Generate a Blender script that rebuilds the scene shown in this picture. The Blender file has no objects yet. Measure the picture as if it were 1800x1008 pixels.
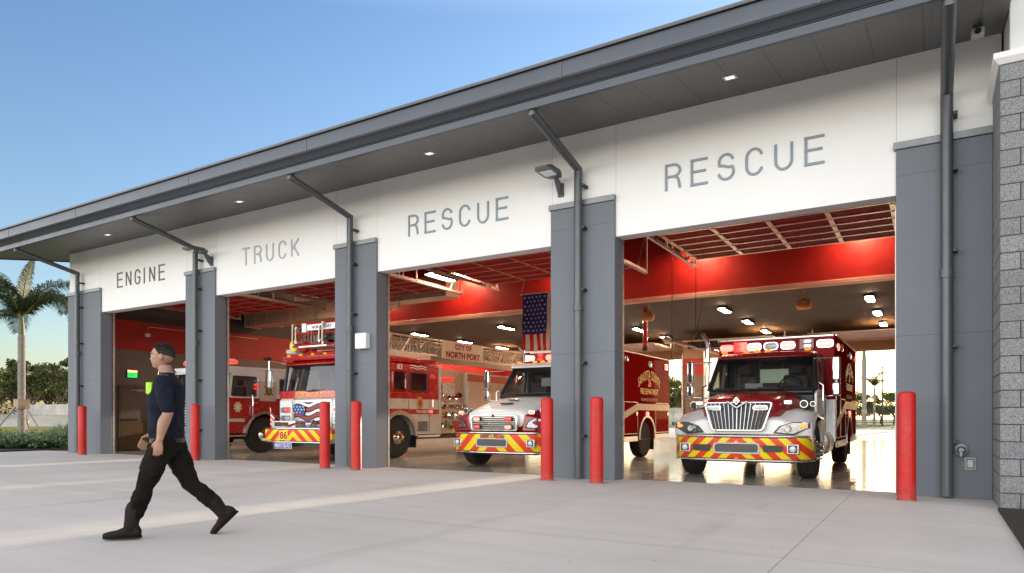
import bpy, math, random
from mathutils import Vector, Matrix
PI = math.pi
R = math.radians
random.seed(7)
sc = bpy.context.scene
COL = sc.collection
CAM = Vector((0, -11.2, 1.1))

# ------------------------------------------------------------------ materials
MATS = {}
def nodes(name):
    m = bpy.data.materials.new(name)
    m.use_nodes = True
    nt = m.node_tree
    b = nt.nodes['Principled BSDF']
    return m, nt, b

def math_node(nt, op, a, b=None, c=None):
    n = nt.nodes.new('ShaderNodeMath'); n.operation = op
    for i, v in enumerate((a, b, c)):
        if v is None: continue
        if isinstance(v, (int, float)): n.inputs[i].default_value = v
        else: nt.links.new(v, n.inputs[i])
    return n.outputs[0]

def mix_col(nt, fac, a, b):
    n = nt.nodes.new('ShaderNodeMix'); n.data_type = 'RGBA'
    if isinstance(fac, (int, float)): n.inputs[0].default_value = fac
    else: nt.links.new(fac, n.inputs[0])
    for i, v in ((6, a), (7, b)):
        if isinstance(v, tuple): n.inputs[i].default_value = (*v[:3], 1)
        else: nt.links.new(v, n.inputs[i])
    return n.outputs[2]

def coords(nt, kind='Object'):
    t = nt.nodes.new('ShaderNodeTexCoord')
    return t.outputs[kind]

def noise(nt, scale, detail=4, rough=.6, vec=None, stretch=None):
    n = nt.nodes.new('ShaderNodeTexNoise')
    n.inputs['Scale'].default_value = scale
    n.inputs['Detail'].default_value = detail
    n.inputs['Roughness'].default_value = rough
    v = vec if vec is not None else coords(nt)
    if stretch:
        mp = nt.nodes.new('ShaderNodeMapping'); mp.inputs['Scale'].default_value = stretch
        nt.links.new(v, mp.inputs['Vector']); v = mp.outputs[0]
    nt.links.new(v, n.inputs['Vector'])
    return n.outputs['Fac']

def ramp(nt, fac, lo, hi, a=0.0, b=1.0):
    n = nt.nodes.new('ShaderNodeMapRange')
    nt.links.new(fac, n.inputs[0])
    n.inputs[1].default_value = lo; n.inputs[2].default_value = hi
    n.inputs[3].default_value = a; n.inputs[4].default_value = b
    n.clamp = True
    return n.outputs[0]

def add_bump(nt, b, h, strength=.3, dist=.01):
    n = nt.nodes.new('ShaderNodeBump')
    n.inputs['Strength'].default_value = strength
    n.inputs['Distance'].default_value = dist
    nt.links.new(h, n.inputs['Height'])
    nt.links.new(n.outputs[0], b.inputs['Normal'])

def M(name, col, rough=.5, metal=0., var=.1, scale=3., bump=0., bscale=60., coat=0., emit=0., ecol=None, spec=.5, rvar=.08, bdist=.004):
    if name in MATS: return MATS[name]
    m, nt, b = nodes(name)
    f = noise(nt, scale)
    lo = tuple(c * (1 - var) for c in col); hi = tuple(min(1, c * (1 + var)) for c in col)
    c = mix_col(nt, ramp(nt, f, .3, .7), lo, hi)
    nt.links.new(c, b.inputs['Base Color'])
    nt.links.new(ramp(nt, noise(nt, scale * 4), .3, .7, max(0, rough - rvar), min(1, rough + rvar)), b.inputs['Roughness'])
    b.inputs['Metallic'].default_value = metal
    b.inputs['Specular IOR Level'].default_value = spec
    if coat:
        b.inputs['Coat Weight'].default_value = coat; b.inputs['Coat Roughness'].default_value = .04
    if bump: add_bump(nt, b, noise(nt, bscale, 5), bump, bdist)
    if emit:
        b.inputs['Emission Color'].default_value = (*(ecol or col), 1)
        b.inputs['Emission Strength'].default_value = emit
    MATS[name] = m
    return m

def line_mask(nt, comp, period, width, offset=0.):
    """1 on thin lines repeated along a coordinate"""
    f = math_node(nt, 'FRACT', math_node(nt, 'DIVIDE', math_node(nt, 'ADD', comp, offset), period))
    return math_node(nt, 'LESS_THAN', f, width / period)

def sep(nt, v=None):
    n = nt.nodes.new('ShaderNodeSeparateXYZ')
    nt.links.new(v if v is not None else coords(nt), n.inputs[0])
    return n.outputs

def apron_mat():
    m, nt, b = nodes('broom_finished_concrete')
    big = noise(nt, .35, 5); mid = noise(nt, 2.2, 6); streak = noise(nt, 1.0, 6, .65, stretch=(.25, 2.6, 1)); fine = noise(nt, 70, 3)
    c = mix_col(nt, ramp(nt, big, .3, .7), (.56, .515, .48), (.67, .625, .59))
    c = mix_col(nt, ramp(nt, streak, .44, .66, 0, .26), c, (.42, .385, .365))
    c = mix_col(nt, ramp(nt, mid, .55, .75, 0, .2), c, (.60, .59, .575))
    c = mix_col(nt, ramp(nt, fine, .35, .7, 0, .22), c, (.36, .345, .33))
    s = sep(nt)
    j = math_node(nt, 'MAXIMUM', line_mask(nt, s[0], 5.55, .012, 1.0), line_mask(nt, s[1], 4.6, .012, .9))
    c = mix_col(nt, math_node(nt, 'MULTIPLY', j, .6), c, (.16, .15, .145))
    d = math_node(nt, 'MULTIPLY', math_node(nt, 'ABSOLUTE', math_node(nt, 'SUBTRACT', math_node(nt, 'FRACT', math_node(nt, 'ADD', math_node(nt, 'DIVIDE', math_node(nt, 'ADD', s[0], 2.95), 5.42), .5)), .5)), 5.42)
    trk = ramp(nt, math_node(nt, 'ABSOLUTE', math_node(nt, 'SUBTRACT', d, math_node(nt, 'ADD', 1.0, math_node(nt, 'MULTIPLY', noise(nt, .18, 2), .12)))), .10, .19, 1, 0)
    trk = math_node(nt, 'MULTIPLY', trk, ramp(nt, noise(nt, 1.1, 5, .6, stretch=(3, .5, 1)), .42, .68, 0, .22))
    c = mix_col(nt, trk, c, (.20, .185, .175))
    spots = nt.nodes.new('ShaderNodeTexVoronoi'); spots.inputs['Scale'].default_value = 1.7
    nt.links.new(coords(nt), spots.inputs['Vector'])
    sp = math_node(nt, 'LESS_THAN', spots.outputs['Distance'], .022)
    c = mix_col(nt, math_node(nt, 'MULTIPLY', sp, .55), c, (.12, .11, .10))
    nt.links.new(c, b.inputs['Base Color'])
    b.inputs['Roughness'].default_value = .82
    h = math_node(nt, 'SUBTRACT', math_node(nt, 'ADD', noise(nt, 120, 3), math_node(nt, 'MULTIPLY', mid, .5)), j)
    add_bump(nt, b, h, .25, .004)
    return m

def floor_mat():
    m, nt, b = nodes('polished_concrete')
    big = noise(nt, .7, 6); mid = noise(nt, 3.5, 6)
    c = mix_col(nt, ramp(nt, big, .3, .7), (.36, .32, .28), (.48, .44, .39))
    c = mix_col(nt, ramp(nt, mid, .45, .75, 0, .3), c, (.29, .25, .21))
    s = sep(nt)
    j = math_node(nt, 'MAXIMUM', line_mask(nt, s[0], 2.775, .012, .2), line_mask(nt, s[1], 3.1, .012, .4))
    c = mix_col(nt, math_node(nt, 'MULTIPLY', j, .7), c, (.08, .07, .06))
    nt.links.new(c, b.inputs['Base Color'])
    nt.links.new(ramp(nt, mid, .3, .7, .08, .20), b.inputs['Roughness'])
    b.inputs['Specular IOR Level'].default_value = .36
    h = math_node(nt, 'SUBTRACT', noise(nt, 5, 3), j)
    add_bump(nt, b, h, .025, .004)
    return m

def block_mat():
    m, nt, b = nodes('ground_face_concrete_block')
    v = nt.nodes.new('ShaderNodeTexVoronoi'); v.inputs['Scale'].default_value = 150
    nt.links.new(coords(nt), v.inputs['Vector'])
    sp = nt.nodes.new('ShaderNodeSeparateColor'); nt.links.new(v.outputs['Color'], sp.inputs[0])
    c = mix_col(nt, ramp(nt, sp.outputs[0], .35, .62), (.10, .10, .105), (.30, .30, .31))
    c = mix_col(nt, ramp(nt, noise(nt, 2.4, 4), .3, .7, 0, .35), c, (.24, .24, .25))
    g = nt.nodes.new('ShaderNodeNewGeometry')
    c = mix_col(nt, ramp(nt, g.outputs['Random Per Island'], 0, 1, 0, .38), c, (.10, .10, .105))
    s = sep(nt)
    c = mix_col(nt, math_node(nt, 'MULTIPLY', ramp(nt, noise(nt, 5, 5), .40, .65), ramp(nt, s[2], .05, .5, .5, 0)), c, (.12, .105, .09))
    nt.links.new(c, b.inputs['Base Color']); b.inputs['Roughness'].default_value = .85
    add_bump(nt, b, noise(nt, 130, 3), .35, .003)
    return m

def soffit_mat():
    m, nt, b = nodes('grey_metal_soffit_panel')
    s = sep(nt)
    wide = line_mask(nt, s[0], .61, .014, .1); rib = line_mask(nt, s[0], .1017, .010, .02)
    c = mix_col(nt, ramp(nt, noise(nt, 1.2), .3, .7), (.105, .103, .103), (.125, .122, .122))
    c = mix_col(nt, math_node(nt, 'MULTIPLY', rib, .18), c, (.05, .05, .05))
    c = mix_col(nt, math_node(nt, 'MULTIPLY', wide, .8), c, (.03, .03, .03))
    nt.links.new(c, b.inputs['Base Color']); b.inputs['Roughness'].default_value = .42
    add_bump(nt, b, math_node(nt, 'SUBTRACT', noise(nt, 1.5), math_node(nt, 'MAXIMUM', wide, math_node(nt, 'MULTIPLY', rib, .4))), .3, .008)
    return m

def stucco_mat(name, col, var=.04, joints=None, dirt=.25):
    m, nt, b = nodes(name)
    c = mix_col(nt, ramp(nt, noise(nt, .8, 5), .3, .7), tuple(x * (1 - var) for x in col), tuple(min(1, x * (1 + var)) for x in col))
    # soft run-off streaks
    st = noise(nt, 1.3, 6, .7, stretch=(3.5, 3.5, .18))
    c = mix_col(nt, ramp(nt, st, .56, .8, 0, dirt), c, tuple(x * .62 for x in col))
    h = noise(nt, 160, 3)
    if joints:
        s = sep(nt)
        j = None
        for ax, per, off in joints:
            k = line_mask(nt, s[ax], per, .010, off)
            j = k if j is None else math_node(nt, 'MAXIMUM', j, k)
        c = mix_col(nt, math_node(nt, 'MULTIPLY', j, .45), c, tuple(x * .3 for x in col))
        h = math_node(nt, 'SUBTRACT', math_node(nt, 'MULTIPLY', h, .3), j)
    nt.links.new(c, b.inputs['Base Color']); b.inputs['Roughness'].default_value = .72
    add_bump(nt, b, h, .25, .004)
    return m

def side_wall_mat():
    """grey block wall, painted red band, black above: three paints at real heights"""
    m, nt, b = nodes('banded_interior_paint')
    s = sep(nt)
    r1 = math_node(nt, 'GREATER_THAN', s[2], 3.36); r2 = math_node(nt, 'GREATER_THAN', s[2], 4.35)
    c = mix_col(nt, r1, (.18, .15, .125), (.46, .015, .010))
    c = mix_col(nt, r2, c, (.03, .028, .028))
    c = mix_col(nt, ramp(nt, noise(nt, 1.1, 5), .35, .7, 0, .2), c, (.05, .03, .025))
    br = nt.nodes.new('ShaderNodeTexBrick')
    cm = nt.nodes.new('ShaderNodeCombineXYZ'); nt.links.new(s[1], cm.inputs[0]); nt.links.new(s[2], cm.inputs[1])
    nt.links.new(cm.outputs[0], br.inputs['Vector']); br.inputs['Scale'].default_value = 1
    br.inputs['Brick Width'].default_value = .4; br.inputs['Row Height'].default_value = .2; br.inputs['Mortar Size'].default_value = .008
    nt.links.new(c, b.inputs['Base Color']); b.inputs['Roughness'].default_value = .5
    add_bump(nt, b, math_node(nt, 'MULTIPLY', br.outputs['Fac'], -1), .4, .006)
    return m

def chevron_mat(name, per=.26, slope=1.0, down=False):
    m, nt, b = nodes(name)
    s = sep(nt)
    a = math_node(nt, 'MULTIPLY', math_node(nt, 'ABSOLUTE', s[0]), -slope if down else slope)
    f = math_node(nt, 'FRACT', math_node(nt, 'DIVIDE', math_node(nt, 'ADD', math_node(nt, 'ADD', a, s[2]), 10.03), per))
    c = mix_col(nt, math_node(nt, 'GREATER_THAN', f, .5), (.72, .05, .015), (.80, .62, .01))
    nt.links.new(c, b.inputs['Base Color']); b.inputs['Roughness'].default_value = .3
    b.inputs['Coat Weight'].default_value = .5
    return m

def glass_mat(name, tint=(.02, .025, .03), trans=.7):
    m, nt, b = nodes(name)
    nt.nodes.remove(b)
    out = nt.nodes['Material Output']
    tr = nt.nodes.new('ShaderNodeBsdfTransparent'); g = nt.nodes.new('ShaderNodeBsdfGlossy'); d = nt.nodes.new('ShaderNodeBsdfDiffuse')
    tr.inputs[0].default_value = (.75, .82, .80, 1); g.inputs['Roughness'].default_value = .02
    d.inputs[0].default_value = (*tint, 1)
    fr = nt.nodes.new('ShaderNodeFresnel'); fr.inputs['IOR'].default_value = 1.5
    m1 = nt.nodes.new('ShaderNodeMixShader'); m1.inputs[0].default_value = trans
    nt.links.new(d.outputs[0], m1.inputs[1]); nt.links.new(tr.outputs[0], m1.inputs[2])
    m2 = nt.nodes.new('ShaderNodeMixShader')
    nt.links.new(ramp(nt, fr.outputs[0], 0, 1, .05, 1), m2.inputs[0])
    nt.links.new(m1.outputs[0], m2.inputs[1]); nt.links.new(g.outputs[0], m2.inputs[2])
    nt.links.new(m2.outputs[0], out.inputs[0])
    return m

def leaf_mat(name, a, b2, trans=.35):
    m, nt, b = nodes(name)
    oi = nt.nodes.new('ShaderNodeObjectInfo')
    g = nt.nodes.new('ShaderNodeNewGeometry')
    f = math_node(nt, 'FRACT', math_node(nt, 'ADD', g.outputs['Random Per Island'], math_node(nt, 'MULTIPLY', oi.outputs['Random'], .3)))
    c = mix_col(nt, f, a, b2)
    nt.links.new(c, b.inputs['Base Color']); b.inputs['Roughness'].default_value = .55
    tl = nt.nodes.new('ShaderNodeBsdfTranslucent'); nt.links.new(c, tl.inputs[0])
    mx = nt.nodes.new('ShaderNodeMixShader'); mx.inputs[0].default_value = trans
    nt.links.new(b.outputs[0], mx.inputs[1]); nt.links.new(tl.outputs[0], mx.inputs[2])
    nt.links.new(mx.outputs[0], nt.nodes['Material Output'].inputs[0])
    return m

def plate_mat():
    m, nt, b = nodes('diamond_plate_aluminium')
    v = nt.nodes.new('ShaderNodeTexVoronoi'); v.inputs['Scale'].default_value = 38; v.distance = 'MANHATTAN'
    v.inputs['Randomness'].default_value = .15
    nt.links.new(coords(nt), v.inputs['Vector'])
    b.inputs['Base Color'].default_value = (.55, .54, .53, 1); b.inputs['Metallic'].default_value = .9; b.inputs['Roughness'].default_value = .32
    add_bump(nt, b, v.outputs['Distance'], .6, .005)
    return m

def lawn_mat():
    m, nt, b = nodes('lawn_soil_and_grass')
    c = mix_col(nt, ramp(nt, noise(nt, .12, 6), .3, .7), (.10, .14, .025), (.21, .22, .045))
    c = mix_col(nt, ramp(nt, noise(nt, 6, 5), .35, .7, 0, .6), c, (.05, .07, .015))
    nt.links.new(c, b.inputs['Base Color']); b.inputs['Roughness'].default_value = .9
    add_bump(nt, b, noise(nt, 25, 4), .6, .05)
    return m

APRON, FLOOR, BLOCK, SOFFIT = apron_mat(), floor_mat(), block_mat(), soffit_mat()
WHITEWALL = stucco_mat('white_painted_wall', (.80, .785, .775), .025, dirt=.07)
TOWERWHITE = stucco_mat('white_tower_stucco', (.74, .735, .73), .03, dirt=.08)
PILGREY = stucco_mat('slate_grey_painted_wall', (.145, .158, .182), .05, joints=[(2, 2.27, .02)], dirt=.18)
SIDEWALL = side_wall_mat()
CHEV1, CHEV2, CHEV3 = chevron_mat('red_yellow_chevron', .29), chevron_mat('red_yellow_wide_chevron', .40), chevron_mat('red_yellow_bumper_stripe', .30, .8)
GLASS = glass_mat('windscreen_glass'); DARKGLASS = glass_mat('dark_tinted_glass', (.01, .012, .015), .35)
PLATE = plate_mat()
LAWN = lawn_mat()
FASCIA = M('charcoal_metal_trim', (.075, .083, .102), .38, .15, var=.06, scale=.9, rvar=.06)
PIPE = M('charcoal_downspout_paint', (.085, .09, .098), .36, .2, var=.08, scale=1.5)
CAPM = M('grey_cap_metal', (.20, .205, .215), .4, .2, var=.06)
LETTER = M('blue_grey_letter', (.20, .235, .275), .45, .2, var=.05)
def post_mat():
    m, nt, b = nodes('red_bollard_sleeve')
    oi = nt.nodes.new('ShaderNodeObjectInfo')
    c = mix_col(nt, ramp(nt, noise(nt, 2.2, 5), .3, .7), (.44, .010, .007), (.55, .014, .010))
    c = mix_col(nt, ramp(nt, noise(nt, 7, 6, .7, stretch=(1, 1, 5)), .60, .74, 0, .35), c, (.50, .10, .08))
    s = sep(nt)
    c = mix_col(nt, math_node(nt, 'MULTIPLY', ramp(nt, noise(nt, 16, 5), .45, .62), ramp(nt, s[2], .04, .30, .55, 0)), c, (.22, .13, .11))
    c = mix_col(nt, ramp(nt, noise(nt, 3, 5, .7, stretch=(5, 5, .3)), .60, .78, 0, .25), c, (.25, .012, .010))
    nt.links.new(c, b.inputs['Base Color']); nt.links.new(ramp(nt, noise(nt, 9, 5), .3, .7, .32, .55), b.inputs['Roughness'])
    b.inputs['Specular IOR Level'].default_value = .35
    add_bump(nt, b, noise(nt, 9, 3), .06, .006)
    return m
REDPOST = post_mat()
REDWALL = M('deep_red_wall_paint', (.40, .013, .009), .45, var=.1, scale=.8)
REDDOOR = M('dark_red_door_section', (.34, .008, .010), .6, spec=.15, var=.12, scale=2)
CREAMDOOR = M('cream_door_section', (.50, .33, .20), .4, var=.1)
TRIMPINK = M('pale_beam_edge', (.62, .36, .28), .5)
ALU = M('galvanised_steel', (.58, .55, .50), .38, .75, var=.15, scale=9)
HEADLENS = M('headlamp_reflector', (.20, .21, .24), .08, .7, var=.6, scale=35, coat=1)
DIMCHROME = M('dim_chrome', (.42, .42, .43), .12, 1, var=.1)
CHROME = M('chrome', (.82, .82, .83), .07, 1, var=.04, rvar=.03)
BRUSHED = M('brushed_aluminium', (.60, .58, .56), .3, .85, var=.1, scale=14)
DARKCEIL = M('dark_brown_ceiling', (.062, .052, .046), .8, var=.1, scale=1)
ROOFMETAL = M('dark_roof_metal', (.12, .12, .125), .4, .4)
MAROON = M('maroon_vehicle_paint', (.27, .008, .012), .30, 0, var=.05, scale=1, coat=.35)
FIRERED = M('fire_red_vehicle_paint', (.48, .012, .012), .25, 0, var=.05, scale=1, coat=1)
WHITEPAINT = M('white_vehicle_paint', (.82, .81, .80), .38, 0, var=.015, scale=1, coat=.35, rvar=.03)
CREAMPAINT = M('cream_vehicle_paint', (.66, .58, .48), .3, 0, var=.05, scale=1, coat=.6)
STRIPE = M('beige_reflective_stripe', (.66, .52, .38), .35, var=.06)
BLACK = M('black_plastic', (.018, .018, .02), .45, var=.2, scale=8)
RUBBER = M('tyre_rubber', (.022, .021, .021), .75, var=.3, scale=12, bump=.2, bscale=90)
SEAT = M('grey_seat_vinyl', (.11, .105, .10), .6, var=.15, scale=6)
BRASSY = M('warm_gold_lettering', (.75, .48, .06), .3, .2, var=.06)
REDINK = M('dark_red_lettering', (.34, .010, .012), .4, var=.06)
WHITEINK = M('white_lettering', (.8, .79, .76), .4, var=.03)
GREYINK = M('pale_grey_lettering', (.5, .42, .36), .4, var=.05)
MAROONBOX = M('maroon_box_paint', (.36, .010, .012), .55, 0, coat=.06, spec=.0, var=.05, scale=1)
LAMPCLEAR = M('clear_lamp_lens', (.38, .40, .43), .12, .6, var=.1, scale=30, coat=1)
AMBER = M('amber_lamp_lens', (.9, .30, .02), .2, var=.1, scale=20, coat=1, emit=.25, ecol=(1, .35, .03))
REDLIT = M('lit_red_lamp', (.9, .03, .02), .2, var=.1, scale=20, coat=1, emit=.7, ecol=(1, .04, .025))
REDHOT = M('lit_red_lamp_core', (.9, .2, .16), .2, var=.05, emit=1.5, ecol=(1, .09, .07))
REDOFF = M('red_lamp_lens', (.5, .012, .01), .15, var=.1, scale=20, coat=1, emit=.35, ecol=(1, .03, .02))
WHITELIT = M('lit_white_lamp', (.62, .52, .50), .2, var=.05, emit=.30, ecol=(1, .52, .46))
WHITEGLOW = M('pale_lamp_lens', (.42, .44, .47), .15, var=.15, scale=40, coat=1, emit=.03, ecol=(1, .95, .95))
DIFFUSER = M('lit_lamp_diffuser', (1, .85, .65), .4, var=.02, emit=60, ecol=(1, .68, .43))
FRONTLAMP = M('lit_door_lamp_diffuser', (1, .85, .65), .4, var=.02, emit=34, ecol=(1, .70, .46))
EXITG = M('green_exit_glow', (.02, .4, .08), .3, var=.03, emit=.55, ecol=(.02, .6, .10))
MULCH = M('dark_mulch', (.035, .025, .022), .95, var=.6, scale=40, bump=1, bscale=35, bdist=.03)
TRUNKPALM = M('palm_trunk_bark', (.25, .22, .18), .85, var=.25, scale=9, bump=.6, bscale=25)
BARK = M('brown_tree_bark', (.09, .065, .045), .9, var=.3, scale=9, bump=.6, bscale=25)
WOOD = M('raw_timber', (.38, .27, .17), .75, var=.2, scale=8)
ORANGE = M('orange_ball_fabric', (.58, .36, .20), .7, var=.2, scale=20)
DUCTM = M('warm_galvanised_duct', (.60, .48, .38), .4, .5, var=.12, scale=3)
DOORGREY = M('brown_grey_steel_door', (.14, .105, .08), .4, var=.08)
LEAF_P = leaf_mat('palm_leaflet', (.014, .030, .010), (.06, .085, .018), .18)
LEAF_T = leaf_mat('tree_leaf', (.022, .034, .010), (.10, .115, .022), .35)
LEAF_T2 = leaf_mat('sunny_tree_leaf', (.045, .065, .015), (.17, .17, .035), .4)
LEAF_S = leaf_mat('shrub_leaf', (.045, .085, .050), (.19, .26, .13), .25)
GRASSB = leaf_mat('grass_blade', (.09, .13, .02), (.26, .27, .05), .4)
SKIN = M('tan_skin', (.36, .19, .125), .5, var=.1, scale=12, rvar=.05)
SCALP = M('cropped_dark_hair', (.035, .025, .02), .8, var=.4, scale=60, bump=.8, bscale=160)
NAVY = M('navy_polo_cloth', (.008, .0105, .019), .9, spec=.2, var=.2, scale=9, bump=.4, bscale=14, bdist=.01)
TROUSER = M('dark_work_trouser_cloth', (.010, .008, .0055), .95, spec=.15, var=.25, scale=7, bump=.5, bscale=11, bdist=.012)
BOOTM = M('black_leather_boot', (.015, .0105, .007), .75, spec=.2, var=.35, scale=14, bump=.2, bscale=40)
HAIRM = M('dark_brown_hair', (.020, .014, .011), .7, var=.3, scale=30, bump=.6, bscale=120)
HIVIS = M('lime_hi_vis', (.42, .80, .06), .5, var=.05)

# ------------------------------------------------------------------ mesh builder
class MB:
    def __init__(s): s.v = []; s.f = []; s.m = []; s.mi = 0; s.flat = False
    def add(s, vs, fs):
        o = len(s.v); s.v += [tuple(v) for v in vs]
        for f in fs: s.f.append([i + o for i in f]); s.m.append(s.mi)
        return s
    def box(s, x0, x1, y0, y1, z0, z1):
        vs = [(x, y, z) for z in (z0, z1) for y in (y0, y1) for x in (x0, x1)]
        return s.add(vs, [(0, 2, 3, 1), (4, 5, 7, 6), (0, 1, 5, 4), (2, 6, 7, 3), (0, 4, 6, 2), (1, 3, 7, 5)])
    def loft(s, rings, caps=True, closed=True):
        n = len(rings[0]); vs = [p for r in rings for p in r]; fs = []
        for i in range(len(rings) - 1):
            for j in range(n if closed else n - 1):
                k = (j + 1) % n
                fs.append((i * n + j, i * n + k, (i + 1) * n + k, (i + 1) * n + j))
        if caps:
            fs.append(tuple(range(n))[::-1]); fs.append(tuple((len(rings) - 1) * n + j for j in range(n)))
        return s.add(vs, fs)
    def tube(s, pts, r, n=10, caps=True, flat=1.):
        pts = [Vector(p) for p in pts]
        rr = r if isinstance(r, (list, tuple)) else [r] * len(pts)
        rings = []; up = None
        for i, p in enumerate(pts):
            a = (pts[min(i + 1, len(pts) - 1)] - pts[i]); b = (pts[i] - pts[max(i - 1, 0)])
            t = (a.normalized() + b.normalized())
            t = t.normalized() if t.length > 1e-6 else a.normalized()
            if up is None:
                up = Vector((0, 0, 1)) if abs(t.z) < .9 else Vector((1, 0, 0))
            side = t.cross(up).normalized(); up = side.cross(t).normalized()
            rings.append([p + (side * math.cos(2 * PI * k / n) + up * math.sin(2 * PI * k / n) * flat) * rr[i] for k in range(n)])
        return s.loft(rings, caps)
    def prism(s, pts, off):
        pts = [Vector(p) for p in pts]; off = Vector(off)
        return s.loft([pts, [p + off for p in pts]])
    def frame(s, outer, inner, off):
        outer = [Vector(p) for p in outer]; inner = [Vector(p) for p in inner]; off = Vector(off); n = len(outer)
        vs = outer + inner + [p + off for p in outer] + [p + off for p in inner]; fs = []
        for j in range(n):
            k = (j + 1) % n
            fs += [(j, k, n + k, n + j), (2 * n + j, 3 * n + j, 3 * n + k, 2 * n + k), (j, 2 * n + j, 2 * n + k, k), (n + j, n + k, 3 * n + k, 3 * n + j)]
        return s.add(vs, fs)
    def lathe(s, prof, c, axis='x', n=28, sgn=1):
        c = Vector(c); rings = []
        for a, r in prof:
            ring = []
            for k in range(n):
                t = 2 * PI * k / n; u, w = r * math.cos(t), r * math.sin(t)
                ring.append(c + (Vector((a * sgn, u, w)) if axis == 'x' else Vector((u, a * sgn, w)) if axis == 'y' else Vector((u, w, a * sgn))))
            rings.append(ring)
        return s.loft(rings)
    def ball(s, c, r, n=12):
        r = (r, r, r) if isinstance(r, (int, float)) else r
        rings = []
        for i in range(n // 2 + 1):
            ph = -PI / 2 + PI * max(.02, min(i / (n // 2), .98)); q = math.cos(ph)
            rings.append([(c[0] + r[0] * q * math.cos(2 * PI * k / n), c[1] + r[1] * q * math.sin(2 * PI * k / n), c[2] + r[2] * math.sin(ph)) for k in range(n)])
        return s.loft(rings)

def rq(c, r=.03, n=3):
    """rounded quad through four corners"""
    c = [Vector(p) for p in c]; out = []
    for i in range(4):
        p, a, b = c[i], c[i - 1], c[(i + 1) % 4]
        ra = min(r, (a - p).length * .49); rb = min(r, (b - p).length * .49)
        p0 = p + (a - p).normalized() * ra; p1 = p + (b - p).normalized() * rb
        for k in range(n + 1):
            t = k / n
            out.append(p0 * (1 - t) ** 2 + p * 2 * t * (1 - t) + p1 * t * t)
    return out
def rect_xz(cx, cz, w, h, y, r=.02, n=3):
    return rq([(cx - w / 2, y, cz - h / 2), (cx + w / 2, y, cz - h / 2), (cx + w / 2, y, cz + h / 2), (cx - w / 2, y, cz + h / 2)], r, n)
def rect_yz(cy, cz, w, h, x, r=.02, n=3):
    return rq([(x, cy - w / 2, cz - h / 2), (x, cy + w / 2, cz - h / 2), (x, cy + w / 2, cz + h / 2), (x, cy - w / 2, cz + h / 2)], r, n)

def link_mesh(name, me, mats, parent=None):
    o = bpy.data.objects.new(name, me); COL.objects.link(o)
    if not me.materials:
        for m in (mats if isinstance(mats, (list, tuple)) else [mats]): me.materials.append(m)
    if parent: o.parent = parent
    return o
def ob(name, mb, mats, parent=None, bevel=0., seg=2, smooth=35, loc=None, subsurf=0, label=None):
    me = bpy.data.meshes.new(name); me.from_pydata(mb.v, [], mb.f)
    me.polygons.foreach_set('material_index', mb.m)
    o = link_mesh(name, me, mats, parent)
    if smooth and not mb.flat:
        me.polygons.foreach_set('use_smooth', [True] * len(me.polygons)); me.update()
        me.set_sharp_from_angle(angle=R(smooth))
    if bevel:
        b = o.modifiers.new('Bevel', 'BEVEL'); b.width = bevel; b.segments = seg; b.limit_method = 'ANGLE'; b.angle_limit = R(35)
        b.use_clamp_overlap = True
        try: b.harden_normals = False
        except Exception: pass
    if subsurf:
        q = o.modifiers.new('Subsurf', 'SUBSURF'); q.levels = q.render_levels = subsurf
    if loc is not None: o.location = loc
    if label: o['label'] = label
    me.update()
    return o
def thing(name, label, cat, loc=(0, 0, 0), rz=0, group=None):
    o = bpy.data.objects.new(name, None); COL.objects.link(o)
    o.location = loc; o.rotation_euler = (0, 0, rz); o.empty_display_size = .3
    return tag(o, label, cat, group)
def tag(o, label, cat, group=None):
    o['label'] = label; o['category'] = cat
    if group: o['group'] = group
    return o
def struct(name, mb, mat, label=None, **k):
    o = ob(name, mb, mat, **k); o['kind'] = 'structure'
    if label: o['label'] = label
    return o
def copy_tree(o, parent=None):
    c = o.copy(); COL.objects.link(c)
    if parent: c.parent = parent
    for ch in list(o.children): copy_tree(ch, c)
    return c

def lettering(name, text, w, h, org, xd, zd, mat, parent, bold=0., bend=0., off=.004, spacing=1., shear=0., label=None):
    cu = bpy.data.curves.new('text_source', 'FONT'); cu.body = text; cu.align_x = 'CENTER'; cu.offset = bold; cu.space_character = spacing; cu.shear = shear
    cu.resolution_u = 3
    t = bpy.data.objects.new('text_source', cu); COL.objects.link(t)
    bpy.context.view_layer.update()
    me = bpy.data.meshes.new_from_object(t.evaluated_get(bpy.context.evaluated_depsgraph_get()))
    bpy.data.objects.remove(t); bpy.data.curves.remove(cu)
    xs = [v.co.x for v in me.vertices]; ys = [v.co.y for v in me.vertices]
    x0, x1, y0, y1 = min(xs), max(xs), min(ys), max(ys)
    xd, zd, org = Vector(xd), Vector(zd), Vector(org); n = xd.cross(zd)
    for v in me.vertices:
        a = ((v.co.x - x0) / (x1 - x0) - .5) * w; b = ((v.co.y - y0) / (y1 - y0) - .5) * h
        if bend: b -= bend * a * a
        v.co = org + xd * a + zd * b + n * off
    me.materials.clear()
    o = link_mesh(name, me, mat, parent)
    if label: o['label'] = label
    return o
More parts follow.
